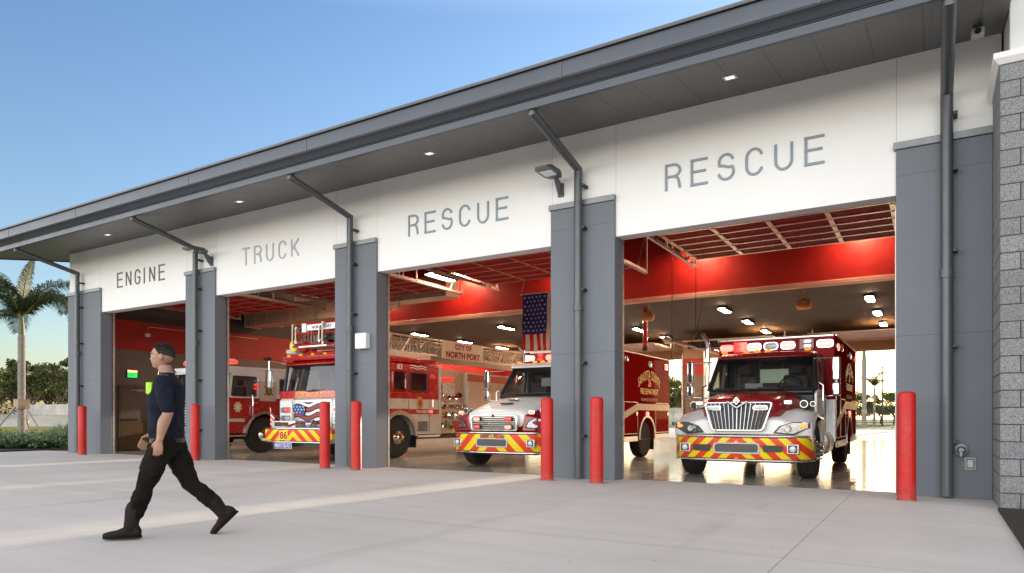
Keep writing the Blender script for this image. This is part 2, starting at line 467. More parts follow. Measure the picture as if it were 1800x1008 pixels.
# ------------------------------------------------------------------ ground and setting
def slab(x0, x1, y0, y1, z, t=.4):
    return MB().box(x0, x1, y0, y1, z - t, z)
g = MB(); 
XS = [-400, -60, 0, 60, 400]; YS = [-300, -40, 0, 60, 120, 500]
g.add([(x, y, -.012) for y in YS for x in XS], [(j * 5 + i, j * 5 + i + 1, (j + 1) * 5 + i + 1, (j + 1) * 5 + i) for j in range(5) for i in range(4)])
struct('ground', g, LAWN, 'broad lawn around the fire station')
struct('apron', MB().add([(-25.3, -40, 0), (30, -40, 0), (30, .36, 0), (-25.3, .36, 0)], [(0, 1, 2, 3)]), APRON, 'pale broom finished concrete apron in front of the bays')
struct('interior_floor', MB().add([(-23, .36, .002), (.6, .36, .002), (.6, 25.7, .002), (-23, 25.7, .002)], [(0, 1, 2, 3)]), FLOOR, 'polished concrete floor inside the vehicle bays')
struct('rear_pavement', MB().add([(-30, 25.7, 0), (8, 25.7, 0), (8, 58, 0), (-30, 58, 0)], [(0, 1, 2, 3)]), APRON, 'pale concrete drive behind the station')
ROADM = M('pale_asphalt', (.34, .33, .32), .85, var=.1, scale=.5)
struct('road', MB().box(-400, -42, 36, 44, -.3, .03), ROADM, 'pale road beyond the lawn')
# raised grey bank left, carrying the fence
bk = MB(); bk.loft([[(-125, -70, -.3), (-94, -70, -.3), (-98, -70, .4), (-99.5, -70, 1.5), (-125, -70, 1.6)], [(-125, 130, -.3), (-94, 130, -.3), (-98, 130, .4), (-99.5, 130, 1.5), (-125, 130, 1.6)]])
BANK = M('pale_sand_bank', (.40, .39, .37), .9, var=.15, scale=.15, bump=.4, bscale=2, bdist=.1)
struct('bank', bk, BANK, 'pale graded bank behind the lawn')
# mulch beds
def bed(pts, h=.05):
    m = MB(); m.prism([(x, y, -.05) for x, y in pts], (0, 0, .05 + h)); return m
struct('mulch_bed', bed([(-25.3, -3.4), (-25.32, 9), (-40, 9), (-40, -2.2), (-33, -3.6)]), MULCH, 'mulch planting bed left of the station')
struct('corner_mulch_bed', bed([(.665, -1.205), (4, -1.205), (4, -9), (.63, -9)], .03), MULCH, 'dark mulch at the foot of the block wall')

# ------------------------------------------------------------------ the station
XL, XR = -23.19, .80
PIL = [(-23.19, -21.31), (-17.10, -15.85), (-11.53, -10.28), (-6.0, -4.735), (-.44, .69)]
OPEN = [(-21.31, -17.10), (-15.85, -11.53), (-10.28, -6.0), (-4.735, -.44)]
st = thing('fire_station', 'long white and grey fire station with four open vehicle bays', 'fire station', (0, 0, 0))
HZ = 4.27
ob('front_wall', MB().box(XL + .012, XR - .01, .045, .34, HZ, 6.30), stucco_mat('white_front_wall', (.80, .79, .785), .02, joints=[(0, 5.55, 4.735), (0, 5.55, .44)], dirt=.05), st)
ob('rear_header', MB().box(XL + .012, XR, 25.4, 25.7, HZ, 6.2), M('warm_rear_header_paint', (.40, .26, .16), .6), st)
for i, (a, b) in enumerate(PIL):
    p = ob('pilaster', MB().box(a, b, 0, .336, 0, 4.9), PILGREY, st, bevel=.006)
    ob('cap', MB().box(a - .03 if i else a - .012, b + .004, -.035, .06, 4.9, 5.0), CAPM, p, bevel=.006)
    ob('rear_pilaster', MB().box(a, b, 25.397, 25.72, 0, HZ), SIDEWALL, st)
for xa, xb in ((XL, XL + .29), (.45, .69)):
    ob('side_wall', MB().prism([(xa, .34, 0), (xa, .34, 6.26), (xa, 12.9, 8.12), (xa, 25.39, 6.3), (xa, 25.39, 0)], (xb - xa, 0, 0)), SIDEWALL, st)
lettering('wall_lettering', 'BUCKLE UP', .95, .17, (-10.80, 25.396, 2.38), (1, 0, 0), (0, 0, 1), M('faint_wall_lettering', (.32, .26, .22), .6), st, bold=.02)
# red beam and rear ceiling
bm_ = ob('red_bulkhead', MB().box(XL + .30, .44, 11.85, 12.05, 5.30, 7.98), REDWALL, st)
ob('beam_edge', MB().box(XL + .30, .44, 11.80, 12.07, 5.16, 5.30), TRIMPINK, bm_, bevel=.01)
ob('rear_ceiling', MB().box(XL + .30, .44, 12.08, 25.39, 5.20, 5.30), DARKCEIL, st)
# roof: 0.149 pitch, eaves 1.85 m out front
SL = .149
def roofz(y): return 6.22 + SL * y
def roof_slab(x0, x1, ya, yb, t0, t1):
    return [[(x0, ya, roofz(ya) + t0), (x0, yb, roofz(yb) + t0), (x0, yb, roofz(yb) + t1), (x0, ya, roofz(ya) + t1)],
            [(x1, ya, roofz(ya) + t0), (x1, yb, roofz(yb) + t0), (x1, yb, roofz(yb) + t1), (x1, ya, roofz(ya) + t1)]]
XE = -24.75
m = MB(); m.loft(roof_slab(XE, XR, -1.80, .04, .004, .10)); ob('soffit', m, SOFFIT, st)
m = MB(); m.loft(roof_slab(XE, XL, .045, 12.9, .004, .10)); ob('soffit', m, SOFFIT, st)
def zr(y): return roofz(y) if y < 13 else roofz(13) - SL * (y - 13)
m = MB()
for ya, yb in ((-1.84, 13), (13.002, 27.5)):
    m.add([(x, y, zr(y) + d) for x in (XE - .02, XR) for y in (ya, yb) for d in (.36, .44)], [(0, 1, 3, 2), (4, 6, 7, 5), (0, 4, 5, 1), (2, 3, 7, 6), (0, 2, 6, 4), (1, 5, 7, 3)])
ob('roof', m, ROOFMETAL, st)
m = MB(); m.loft(roof_slab(XL + .3, .44, .35, 12.9, .30, .352)); ob('roof_deck', m, M('dark_roof_deck', (.05, .045, .045), .6), st)
# soffit edge strip, gutter, drip edge
ob('eave_trim', MB().box(XE, XR, -1.865, -1.80, 5.93, 6.055), FASCIA, st, bevel=.006)
ob('fascia_board', MB().box(XE + .001, XR - .001, -1.852, -1.79, 6.072, 6.38), FASCIA, st)
gut = [(-1.87, 6.42), (-2.045, 6.42), (-2.05, 6.40), (-2.05, 6.19), (-2.03, 6.165), (-1.95, 6.15), (-1.90, 6.10), (-1.87, 6.085)]
m = MB(); m.loft([[(XE - .01, y, z) for y, z in gut], [(XR, y, z) for y, z in gut]])
gt = ob('gutter', m, FASCIA, st)
m = MB(); m.box(XE - .03, XR, -2.085, -1.6, 6.44, 6.475); m.box(XE - .03, XR, -2.085, -2.075, 6.425, 6.44)
ob('drip_edge', m, ROOFMETAL, gt, bevel=.004)
for x in (-22.2, -18.6, -13.9, -10.2, -4.75, -1.2):
    ob('gutter_seam', MB().box(x, x + .03, -2.056, -2.048, 6.17, 6.40), FASCIA, gt)
m = MB(); m.loft(roof_slab(XE - .05, XE, -1.86, 12.9, -.02, .36)); ob('rake_board', m, FASCIA, st)
# downspouts
for x, zt in ((-22.4, 0), (-16.5, 0), (-10.95, 0), (-5.385, 0), (.17, 0)):
    m = MB(); m.tube([(x, -1.76, 6.12), (x, -1.76, 5.90), (x, -.115, 5.52), (x, -.115, .03)], .078, 14)
    d = ob('downspout', m, PIPE, st, smooth=50)
    m = MB(); m.lathe([(0, .088), (.12, .088)], (x, -.115, 3.0), 'z', 14); ob('joint_sleeve', m, PIPE, d)
    for z in (.75, 2.05, 3.35, 4.45, 5.2):
        m = MB(); m.box(x + .07, x + .125, -.15, 0.0 if z < 4.9 else .04, z, z + .045)
        ob('bracket', m, M('dark_bracket', (.04, .04, .045), .5, .5), d)

# letters on the white wall, each letter a strip-built shape
def arc(cx, cz, rx, rz, a0, a1, n=12):
    return [(cx + rx * math.cos(R(a0 + (a1 - a0) * k / n)), cz + rz * math.sin(R(a0 + (a1 - a0) * k / n))) for k in range(n + 1)]
def glyph(ch, w, h):
    r = w / 2
    return {
        'E': [[(0, 0), (0, h)], [(0, h), (w, h)], [(0, h * .53), (w * .88, h * .53)], [(0, 0), (w, 0)]],
        'N': [[(0, 0), (0, h)], [(0, h), (w, 0)], [(w, 0), (w, h)]],
        'I': [[(0, 0), (0, h)]],
        'T': [[(0, h), (w, h)], [(r, 0), (r, h)]],
        'K': [[(0, 0), (0, h)], [(w, h), (.02, h * .40)], [(w * .30, h * .56), (w, 0)]],
        'U': [[(0, h)] + arc(r, r * 1.15, r, r * 1.15, 180, 360) + [(w, h)]],
        'C': [arc(r, h - r * 1.15, r, r * 1.15, 15, 180) + arc(r, r * 1.15, r, r * 1.15, 180, 345)],
        'G': [arc(r, h - r * 1.15, r, r * 1.15, 15, 180) + arc(r, r * 1.15, r, r * 1.15, 180, 350) + [(w, h * .46)], [(w, h * .46), (r, h * .46)]],
        'S': [arc(r, h - r * 1.02, r * .95, r * 1.02, 15, 205) + [(r * .6, h * .56), (r * 1.4, h * .47)] + arc(r, r * 1.05, r, r * 1.05, 35, -170)],
        'R': [[(0, 0), (0, h)], [(0, h)] + arc(w * .55, h * .755, w * .45, h * .245, 90, -90) + [(0, h * .51)], [(w * .58, h * .51), (w * .85, h * .42), (w * .93, h * .25), (w, 0)]],
    }[ch]
def stroke(mb, pts, wd, y0, y1, ex=0.):
    pts = [Vector((p[0], p[1])) for p in pts]
    L, Rr = [], []
    for i, p in enumerate(pts):
        a = (pts[i] - pts[i - 1]).normalized() if i else (pts[1] - pts[0]).normalized()
        b = (pts[i + 1] - pts[i]).normalized() if i < len(pts) - 1 else a
        t = (a + b).normalized(); n = Vector((-t.y, t.x)); k = wd / 2 / max(.5, n.dot(Vector((-a.y, a.x))))
        q = p - t * ex if i == 0 else p + t * ex if i == len(pts) - 1 else p
        L.append(q + n * k); Rr.append(q - n * k)
    rings = [[(l.x, y0, l.y), (r.x, y0, r.y), (r.x, y1, r.y), (l.x, y1, l.y)] for l, r in zip(L, Rr)]
    mb.loft(rings)
def bay_word(word, x0, x1, label, mat):
    t = thing('bay_sign', label, 'sign', ((x0 + x1) / 2, .045, 4.93), 0, 'word signs above the bay doors')
    n = len(word); lw = .235; h = .40
    adv = {c: (.05 if c == 'I' else lw) for c in word}
    gap = ((x1 - x0) - sum(adv[c] for c in word)) / (n - 1)
    x = x0 - (x0 + x1) / 2
    for c in word:
        mb = MB()
        for k, sline in enumerate(glyph(c, lw, h)):
            stroke(mb, [(x + p[0], p[1]) for p in sline], .039, -.016 - .0012 * k, .004 - .0005 * k, .023 if len(sline) == 2 and c in 'EITR' else 0)
        mb.flat = True
        ob('letter', mb, mat, t)
        x += adv[c] + gap
LET2 = M('light_grey_letter', (.36, .375, .40), .45, .2, var=.05)
LET0 = M('dark_grey_letter', (.09, .09, .095), .45, .2, var=.05)
bay_word('ENGINE', -20.45, -18.13, 'grey raised letters reading ENGINE over the leftmost bay', LET0)
bay_word('TRUCK', -14.78, -12.76, 'pale grey letters reading TRUCK on the white wall', LET2)
bay_word('RESCUE', -9.40, -6.97, 'letters reading RESCUE above the bay with the hanging flag', LETTER)
bay_word('RESCUE', -3.82, -1.40, 'letters reading RESCUE above the rightmost bay', LETTER)

# small fittings on the soffit and walls
for k, (x, nm) in enumerate(((-19.2, 'above the word ENGINE'), (-13.65, 'above the word TRUCK'), (-8.1, 'between the middle two downspouts'), (-2.53, 'nearest the block wall'))):
    z = roofz(-.92)
    t = thing('soffit_downlight', 'small square recessed light in the grey soffit ' + nm, 'downlight', (x, -.92, z), 0, 'recessed soffit lights')
    m = MB(); m.frame([(-.09, -.09, -.018), (.09, -.09, -.018), (.09, .09, .008), (-.09, .09, .008)], [(-.06, -.06, -.014), (.06, -.06, -.014), (.06, .06, .005), (-.06, .06, .005)], (0, 0, .015))
    ob('trim_ring', m, M('white_light_trim', (.7, .7, .68), .5), t)
    m = MB(); m.add([(-.062, -.062, -.007), (-.062, .062, .011), (.062, .062, .011), (.062, -.062, -.007)], [(0, 1, 2, 3)])
    ob('lens', m, M('soft_lens', (.8, .78, .74), .3, emit=.5, ecol=(1, .9, .8)), t)
t = thing('soffit_camera', 'small pale box camera hanging under the soffit near the block wall', 'camera', (.50, -.52, roofz(-.5)), 0)
ob('mount', MB().lathe([(-.05, .04), (.01, .055)], (0, 0, 0), 'z', 14), BLACK, t)
m = MB(); m.box(-.07, .07, -.06, .06, -.15, -.05); ob('housing', m, M('pale_housing', (.45, .45, .44), .4), t, bevel=.01)
m = MB(); m.lathe([(-.075, .035), (-.055, .04)], (0, 0, -.10), 'y', 14); ob('lens', m, BLACK, t)
def area_light(x, z, label):
    t = thing('wall_area_light', label, 'wall light', (x, .045, z), 0, 'area lights on the white wall')
    m = MB(); m.box(-.055, .055, -.05, 0, -.22, .02); m.prism([(-.035, -.05, -.20), (-.035, -.05, 0), (-.035, -.22, .09), (-.035, -.25, .06), (-.035, -.12, -.14)], (.07, 0, 0))
    ob('bracket', m, PIPE, t, bevel=.006)
    m = MB()
    m.loft([[(-.11, -.20, .06), (.11, -.20, .06), (.11, -.20, .13), (-.11, -.20, .13)],
            [(-.17, -.36, .055), (.17, -.36, .055), (.16, -.36, .15), (-.16, -.36, .15)],
            [(-.17, -.70, .075), (.17, -.70, .075), (.15, -.70, .135), (-.15, -.70, .135)],
            [(-.12, -.78, .085), (.12, -.78, .085), (.11, -.78, .115), (-.11, -.78, .115)]])
    for k in range(7): m.box(-.15 + k * .046, -.142 + k * .046, -.66, -.30, .12, .165)
    h = ob('lamp_head', m, PIPE, t, bevel=.008)
    m = MB(); m.add([(-.12, -.64, .068), (.12, -.64, .068), (.12, -.40, .052), (-.12, -.40, .052)], [(0, 1, 2, 3)][::1]); ob('lens', m, LAMPCLEAR, h)
area_light(-5.80, 5.36, 'charcoal area light on the wall left of the downspout between the RESCUE bays')
area_light(-16.02, 5.27, 'charcoal area light on the wall between the words ENGINE and TRUCK')
t = thing('alarm_speaker_box', 'white square box mounted on the grey pilaster between truck and rescue bays', 'speaker box', (-10.62, 0, 2.77))
m = MB(); m.box(-.16, .16, -.14, 0, -.17, .17); ob('housing', m, M('white_box_plastic', (.72, .72, .72), .4), t, bevel=.012)
m = MB(); m.box(-.12, .12, -.145, -.138, -.13, .13); ob('cover', m, M('white_cover', (.66, .66, .66), .4), t, bevel=.003)
t = thing('hose_bib', 'round grey wall hydrant low on the rightmost pilaster', 'wall hydrant', (.335, 0, .66))
m = MB(); m.lathe([(-.0, .06), (-.02, .085), (-.045, .085), (-.055, .05), (-.11, .045), (-.14, .03)], (0, 0, 0), 'y', 20); ob('flange', m, M('dull_nickel', (.20, .205, .21), .45, .5), t)
m = MB(); m.tube([(0, -.09, 0), (0, -.125, -.03), (0, -.13, -.085)], .03, 12); ob('spout', m, M('dull_nickel', (.4, .4, .4), .4, .5), t)
t = thing('outlet_box', 'small square grey electrical outlet cover beside the round wall hydrant', 'outlet', (.44, 0, .475))
m = MB(); m.frame(rect_xz(0, 0, .13, .17, -.02, .01), rect_xz(0, 0, .085, .12, -.02, .008), (0, .02, 0)); ob('cover_frame', m, M('dull_nickel', (.4, .4, .4), .4, .5), t)
m = MB(); m.box(-.04, .04, -.045, -.004, -.055, .055); ob('lid', m, M('grey_lid', (.3, .3, .31), .3, .3), t, bevel=.008)
t = thing('ground_box', 'flat grey irrigation box lid set in the corner mulch', 'utility box', (1.17, -2.25, .03))
m = MB(); m.box(-.16, .16, -.24, .24, -.03, .035); ob('lid', m, M('grey_plastic_lid', (.28, .28, .28), .6), t, bevel=.01)
m = MB(); m.box(-.19, .19, -.27, .27, -.03, .022); ob('rim', m, M('dark_plastic_rim', (.10, .10, .10), .6), t, bevel=.01)

# ------------------------------------------------------------------ block tower on the right
tw = thing('block_tower', 'speckled grey block wall with white upper storey at the right edge', 'building', (.69, -1.2, 0))
BX, BY = .695, -1.2
m = MB(); W, H, G = .3934, .1912, .012
for c in range(26):
    z = c * .2032; off = 0 if c % 2 else -.2032
    x = BX
    first = .1912 if c % 2 == 0 else W
    while x < 4.2:
        w = first if x == BX else W
        m.box(x - BX, x - BX + w, 0, .19, z + G / 2, z + G / 2 + H); x += w + G
    y = .19 + G if c % 2 == 0 else .19 + G
    w = (W - .19 if c % 2 == 0 else .1912)
    while y < 1.19:
        w2 = min(w, 1.19 - y)
        if w2 > .03: m.box(0, .19, y, y + w2, z + G / 2, z + G / 2 + H)
        y += w + G; w = W
ob('block_face', m, BLOCK, tw, bevel=.003, seg=1)
ob('mortar', MB().box(.006, 3.6, .006, 1.195, 0, 5.27), M('dark_mortar', (.05, .05, .052), .9), tw)
m = MB()
cp = [(-.015, -.015, 5.285), (-.07, -.07, 5.345), (-.07, -.07, 5.41), (.07, .10, 5.47)]
m.loft([[(a, b, z), (3.6, b, z), (3.6, 1.194, z), (a, 1.194, z)] for a, b, z in cp])
ob('coping', m, TOWERWHITE, tw)
m = MB(); m.box(.125, 3.6, .46, 1.18, 5.40, 9.6); m.box(.125, 3.6, 1.19, 9, 0, 9.6)
ob('upper_wall', m, TOWERWHITE, tw, bevel=.01)
m = MB(); m.box(.115, 3.6, .38, .46, 6.62, 6.78); ob('ledge', m, PIPE, tw)

# ------------------------------------------------------------------ bollards
bol = [(-21.34, -.5, 'red bollard at the left jamb of the ENGINE bay'), (-16.05, -.42, 'red bollard just behind the walking man'),
       (-11.17, -.64, 'red bollard at the right jamb of the TRUCK bay'), (-10.25, -.64, 'red bollard below the white speaker box, at its pilaster'),
       (-5.74, -.62, 'red bollard in front of the middle rescue truck, left of the downspout'), (-4.78, -.65, 'red bollard right of the downspout between the rescue bays'),
       (-.29, -.70, 'largest red bollard, in front of the rightmost pilaster')]
b0 = None
for x, y, lab in bol:
    if b0 is None:
        b0 = thing('bollard', lab, 'bollard', (x, y, 0), 0, 'red bollards beside the bay openings')
        m = MB(); m.lathe([(0, .112), (1.395, .110), (1.425, .100), (1.440, .075), (1.446, .02)], (0, 0, 0), 'z', 32); ob('sleeve', m, REDPOST, b0, smooth=40)
        m = MB(); m.lathe([(0, .122), (.012, .122), (.016, .113)], (0, 0, .001), 'z', 32); ob('base_seal', m, M('dusty_seal', (.30, .20, .18), .9), b0)
    else:
        c = copy_tree(b0); c.location = (x, y, 0); c['label'] = lab; c.rotation_euler.z = random.uniform(0, 6)

# ------------------------------------------------------------------ overhead doors, raised under the roof
def overhead_door(x0, x1, ya, yb, z, mat, rail, label, loc_y, stile=True, front=True):
    t = thing('overhead_door', label, 'garage door', ((x0 + x1) / 2, loc_y, 0), 0, 'raised sectional doors')
    hw = (x1 - x0) / 2; ya -= loc_y; yb -= loc_y; n = 8; d = (yb - ya) / n
    for k in range(n):
        m = MB(); a, b = ya + k * d + .01, ya + (k + 1) * d - .01
        m.mi = 0; m.box(-hw + .08, hw - .08, a, b, z, z + .04)
        m.mi = 1
        m.box(-hw + .08, hw - .08, b - .055, b, z - .012, z - .001)
        s = ob('door_section', m, [mat, rail], t)
        if stile:
            m = MB()
            for q in range(5):
                x = -hw + .10 + q * (2 * hw - .28) / 4
                m.box(x, x + .08, a, b - .068, z - .016, z - .001)
                m.box(x + .015, x + .065, a - .03, a + .045, z - .034, z - .017)
            ob('stile', m, rail, s)
    sg = 1 if front else -1
    for sx in (-1, 1):
        m = MB(); x = sx * (hw + .03)
        m.box(x - .02, x + .02, ya - .1, yb + .45, z - .09, z - .02); m.box(x - .035 * sx - .02, x - .035 * sx + .02, ya, yb + .45, z - .10, z - .092)
        ya2 = .40 - loc_y if front else 25.33 - loc_y
        m.box(x - .055, x + .03, ya2 - .03, ya2 + .03, .01, z - .1)
        tr = ob('track', m, ALU, t)
        m = MB()
        for q in range(9):
            yy = ya + .1 + q * (yb - ya) / 8.2
            m.lathe([(-.03, .03), (.03, .03)], (x - .05 * sx, yy, z - .045), 'x', 10)
        ob('roller', m, ALU, tr)
        m = MB()
        for yy in ((ya + yb) / 2 + .3, yb + .38):
            m.box(x - .02, x + .02, yy, yy + .04, z - .09, z + 1.6); m.tube([(x, yy, z + 1.0), (x, yy - .55 * sg, z - .03)], .018, 6)
        ob('hanger', m, ALU, tr)
    return t
names = ('red', 'red', 'red', 'red')
ol = ('raised red overhead door above the ENGINE bay', 'raised red overhead door above the ladder truck', 'raised red overhead door above the flag bay', 'raised red overhead door with pale rails above the nearest ambulance')
for (a, b), lab in zip(OPEN, ol):
    overhead_door(a, b, .55, 4.5, 4.72, REDDOOR, M('rosy_door_rail', (.62, .20, .16), .4, .4) if a < -10 else M('pale_door_rail', (.92, .78, .58), .32, 1), lab, .4)
for (a, b), w in zip(OPEN, ('leftmost', 'second', 'third', 'rightmost')):
    overhead_door(a, b, 21.0, 25.1, 4.72, CREAMDOOR, M('rust_red_rail', (.42, .12, .05), .5), 'raised cream door at the %s rear opening' % w, 25.3, stile=False, front=False)
for (a, b), w in zip(OPEN, ('ENGINE', 'TRUCK', 'flag', 'nearest ambulance')):
    t = tag(ob('operator_shaft', MB().tube([(a - .2, .5, 5.05), (b + .2, .5, 5.05)], .022, 8).tube([(a + .4, .5, 5.05), (a + 1.7, .5, 5.05)], .05, 10).tube([(b - 1.7, .5, 5.05), (b - .4, .5, 5.05)], .05, 10), BLACK), 'dark torsion spring shaft over the door of the %s bay' % w, 'door shaft')

# ------------------------------------------------------------------ ceiling lights
def lamp(x, y, z, lab, grp, hang=0., mat=None):
    t = thing('ceiling_light', lab, 'ceiling light', (x, y, z), 0, grp)
    m = MB(); m.box(-.14, .14, -.56, .56, -.02, .05)
    for sx in (-.155, .135): m.box(sx, sx + .02, -.56, .56, -.06, .03)
    if hang:
        m.tube([(0, -.5, .05), (0, -.5, hang)], .006, 6); m.tube([(0, .5, .05), (0, .5, hang)], .006, 6)
    ob('housing', m, BLACK, t)
    m = MB(); m.box(-.105, .105, -.50, .50, -.055, -.021); ob('diffuser', m, mat or DIFFUSER, t, bevel=.01)
    return t
colw = {-1.78: 'rightmost', -6.6: 'second from right', -11.4: 'middle', -16.2: 'second from left', -21.1: 'leftmost'}
for x in colw:
    for y, w in ((14.9, 'nearest the red beam'), (18.65, 'in the middle'), (22.35, 'nearest the rear doors')):
        lamp(x, y, 5.13, 'lit ceiling light %s of the %s row' % (w, colw[x]), 'lights on the rear ceiling')
for x in colw:
    lamp(x, 11.5, 6.9, 'lit lamp hung high in front of the red beam in the %s row' % colw[x], 'lamps washing the red beam', .75)
for x, w in ((-11.4, 'between the truck door and the flag door'), (-19.6, 'inside the ENGINE bay')):
    lamp(x, 3.8, 4.95, 'lit lamp hung ' + w, 'lamps hung between the raised doors', 1.6, FRONTLAMP)

# hanging lantern-like reels with straps
HANG = thing('hanging_reel', 'orange bell shaped cord reel hanging by straps, nearer the right', 'cord reel', (-3.50, 12.4, 5.19), 0, 'orange reels under the rear ceiling')
m = MB(); m.lathe([(-.62, .02), (-.62, .19), (-.56, .235), (-.44, .235), (-.36, .18), (-.30, .10), (-.29, .02)], (0, 0, 0), 'z', 20); ob('reel_body', m, ORANGE, HANG)
m = MB(); [m.tube([(sx * .22, 0, -.5), (sx * .12, 0, -.2), (0, 0, 0)], .008, 6) for sx in (-1, 1)]; m.tube([(0, .2, -.5), (0, 0, 0)], .008, 6); ob('strap', m, M('pale_strap', (.5, .4, .28), .7), HANG)
for x, lab in ((-8.70, 'orange bell shaped cord reel hanging by straps, right of the flag'), (-13.2, 'orange bell shaped cord reel hanging left of the flag')):
    c = copy_tree(HANG); c.location = (x, 12.4, 5.19); c['label'] = lab
# exhaust hose drop, boom and cables
t = thing('exhaust_hose', 'red exhaust hose hanging from the ceiling over the middle ambulance', 'exhaust hose', (-9.10, 13.2, 5.19))
m = MB(); m.tube([(0, 0, 0), (0, 0, -1.5)], .09, 12); m.flat = False; ob('hose', m, FIRERED, t)
m = MB(); m.lathe([(-1.62, .105), (-1.48, .10)], (0, 0, 0), 'z', 14); ob('cuff', m, BLACK, t)
t = thing('exhaust_boom', 'silver and black swing arm reaching out behind the right ambulance', 'exhaust boom', (-8.06, 12.6, 3.8))
m = MB(); m.tube([(-.15, 0, .1), (.1, 0, .02), (.9, .0, -.22), (2.3, .1, -.62)], .075, 12); ob('boom_tube', m, ALU, t)
m = MB(); m.box(.75, 2.5, -.06, .14, -.30, -.06); ob('boom_arm', m, BLACK, t, bevel=.02)
m = MB(); [m.lathe([(-.05, .14 - .02 * q), (.05, .14 - .02 * q)], (-.02 + .06 * q, 0, .06 - .02 * q), 'x', 16) for q in range(3)]; ob('coil', m, BRUSHED, t)
m = MB(); m.tube([(.9, 0, -.05), (1.1, 0, .45), (1.3, 0, 1.38)], .012, 6); ob('support_cable', m, BLACK, t)
for x, zb, lab in ((-6.95, 1.5, 'black cord hanging from the roof left of the boom'), (-6.20, 3.4, 'black cord hanging from the roof behind the exhaust stack')):
    m = MB(); m.tube([(0, 0, 0), (0, 0, zb - 7.7)], .012, 6); m.lathe([(zb - 7.82, .02), (zb - 7.78, .04), (zb - 7.7, .04), (zb - 7.66, .015)], (0, 0, 0), 'z', 10)
    tag(ob('pull_cord', m, BLACK, loc=(x, 9.8, 7.9)), lab, 'cord', 'hanging cords')
# flag: hung vertically from a rod
fl = thing('flag', 'United States flag hung vertically behind the middle ambulance', 'flag', (-11.3, 9.5, 5.36))
def wav(x, z): return .05 * math.sin(x * 7 + z * 1.3) * (.25 + min(1, -z / 2)) + .02 * math.sin(x * 17 - z * 3) + .028 * math.sin(x * 3 + z * 5)
FW, FL_ = 1.78, 3.37
m = MB(); nx, nz = 52, 44
m.v = [(-FW / 2 + FW * i / nx, wav(-FW / 2 + FW * i / nx, -FL_ * j / nz), -FL_ * j / nz) for j in range(nz + 1) for i in range(nx + 1)]
for j in range(nz):
    for i in range(nx):
        a = j * (nx + 1) + i; m.f.append([a, a + nx + 1, a + nx + 2, a + 1])
        if i < nx * 7 / 13 and -FL_ * j / nz > -1.35: m.m.append(0)
        else: m.m.append(1 + int(i / nx * 13) % 2)
ob('cloth', m, [M('flag_blue', (.036, .046, .28), .8), M('flag_red', (.78, .024, .020), .8), M('flag_white', (.90, .84, .74), .8)], fl, smooth=180)
m = MB()
for j in range(9):
    for i in range(6 if j % 2 == 0 else 5):
        cx = -FW / 2 + .96 * ((i + (.5 if j % 2 == 0 else 1.0)) / 6); cz = -1.35 * (j + .75) / 9.4
        pts = []
        for k in range(10):
            r_ = .047 if k % 2 == 0 else .02; a = PI / 2 + k * PI / 5
            px, pz = cx + r_ * math.cos(a), cz + r_ * math.sin(a); pts.append((px, wav(px, pz) - .007, pz))
        m.add(pts + [(cx, wav(cx, cz) - .007, cz)], [(k, 10, (k + 1) % 10) for k in range(10)])
m.flat = True
ob('star', m, WHITEINK, fl)['kind'] = 'stuff'
m = MB(); m.tube([(-1.0, 0, .03), (1.0, 0, .03)], .022, 8); m.tube([(-.95, 0, .03), (-.4, 0, 2.2)], .006, 6); m.tube([(.95, 0, .03), (.4, 0, 2.2)], .006, 6); ob('rod', m, ALU, fl)
# air ducts in the truck bay
t = thing('air_duct', 'boxy warm metal air duct crossing above the ladder truck', 'air duct', (-20, 6.6, 5.0))
m = MB()
for k in range(5):
    m.box(-2.8 + k * 1.3, -2.8 + k * 1.3 + 1.26, -.35, .35, -.36, .34); m.box(-2.84 + k * 1.3, -2.80 + k * 1.3, -.38, .38, -.39, .37)
ob('duct_run', m, DUCTM, t, bevel=.008)
m = MB(); m.loft([[(3.7, -.35, -.36), (3.7, .35, -.36), (3.7, .35, .34), (3.7, -.35, .34)], [(4.5, -.35, -.05), (4.5, .35, -.05), (4.5, .35, .62), (4.5, -.35, .62)], [(6.9, -.35, -.05), (6.9, .35, -.05), (6.9, .35, .62), (6.9, -.35, .62)]]); ob('offset_duct', m, DUCTM, t, bevel=.008)
m = MB(); [m.box(x, x + .03, -.4, -.37, -.4, 2.0) for x in (-2.2, 0, 2.2, 5)]; ob('hanger', m, ALU, t)
# side wall fittings seen through the ENGINE bay
wx = XL + .29
t = thing('side_door', 'brown grey steel door in the left side wall', 'door', (wx, 1.92, 0))
m = MB(); m.box(.004, .05, -.46, .46, .01, 2.10); ob('door_leaf', m, DOORGREY, t, bevel=.004)
m = MB(); m.frame([(.002, -.54, 0), (.002, .54, 0), (.002, .54, 2.18), (.002, -.54, 2.18)], [(.002, -.465, .002), (.002, .465, .002), (.002, .465, 2.105), (.002, -.465, 2.105)], (.07, 0, 0)); ob('door_frame', m, M('brown_door_frame', (.10, .08, .06), .4), t)
m = MB(); m.box(.052, .10, .05, .33, 1.98, 2.05); m.tube([(.08, .1, 2.0), (.22, -.2, 2.02)], .012, 6); ob('door_closer', m, BRUSHED, t)
m = MB(); m.box(.052, .09, -.44, .1, 1.0, 1.06); ob('push_bar', m, BLACK, t)
m = MB(); m.box(.051, .056, -.44, .44, .03, .95); ob('kick_plate', m, M('bronze_kick_plate', (.22, .15, .08), .35, .6), t)
t = thing('exit_sign', 'green lit EXIT sign with red top above the side door', 'exit sign', (wx, 1.85, 2.56))
m = MB(); m.box(.0, .06, -.19, .17, -.13, .13); ob('housing', m, BLACK, t, bevel=.005)
m = MB(); m.box(.061, .066, -.17, .15, -.12, .06); ob('sign_face', m, EXITG, t)
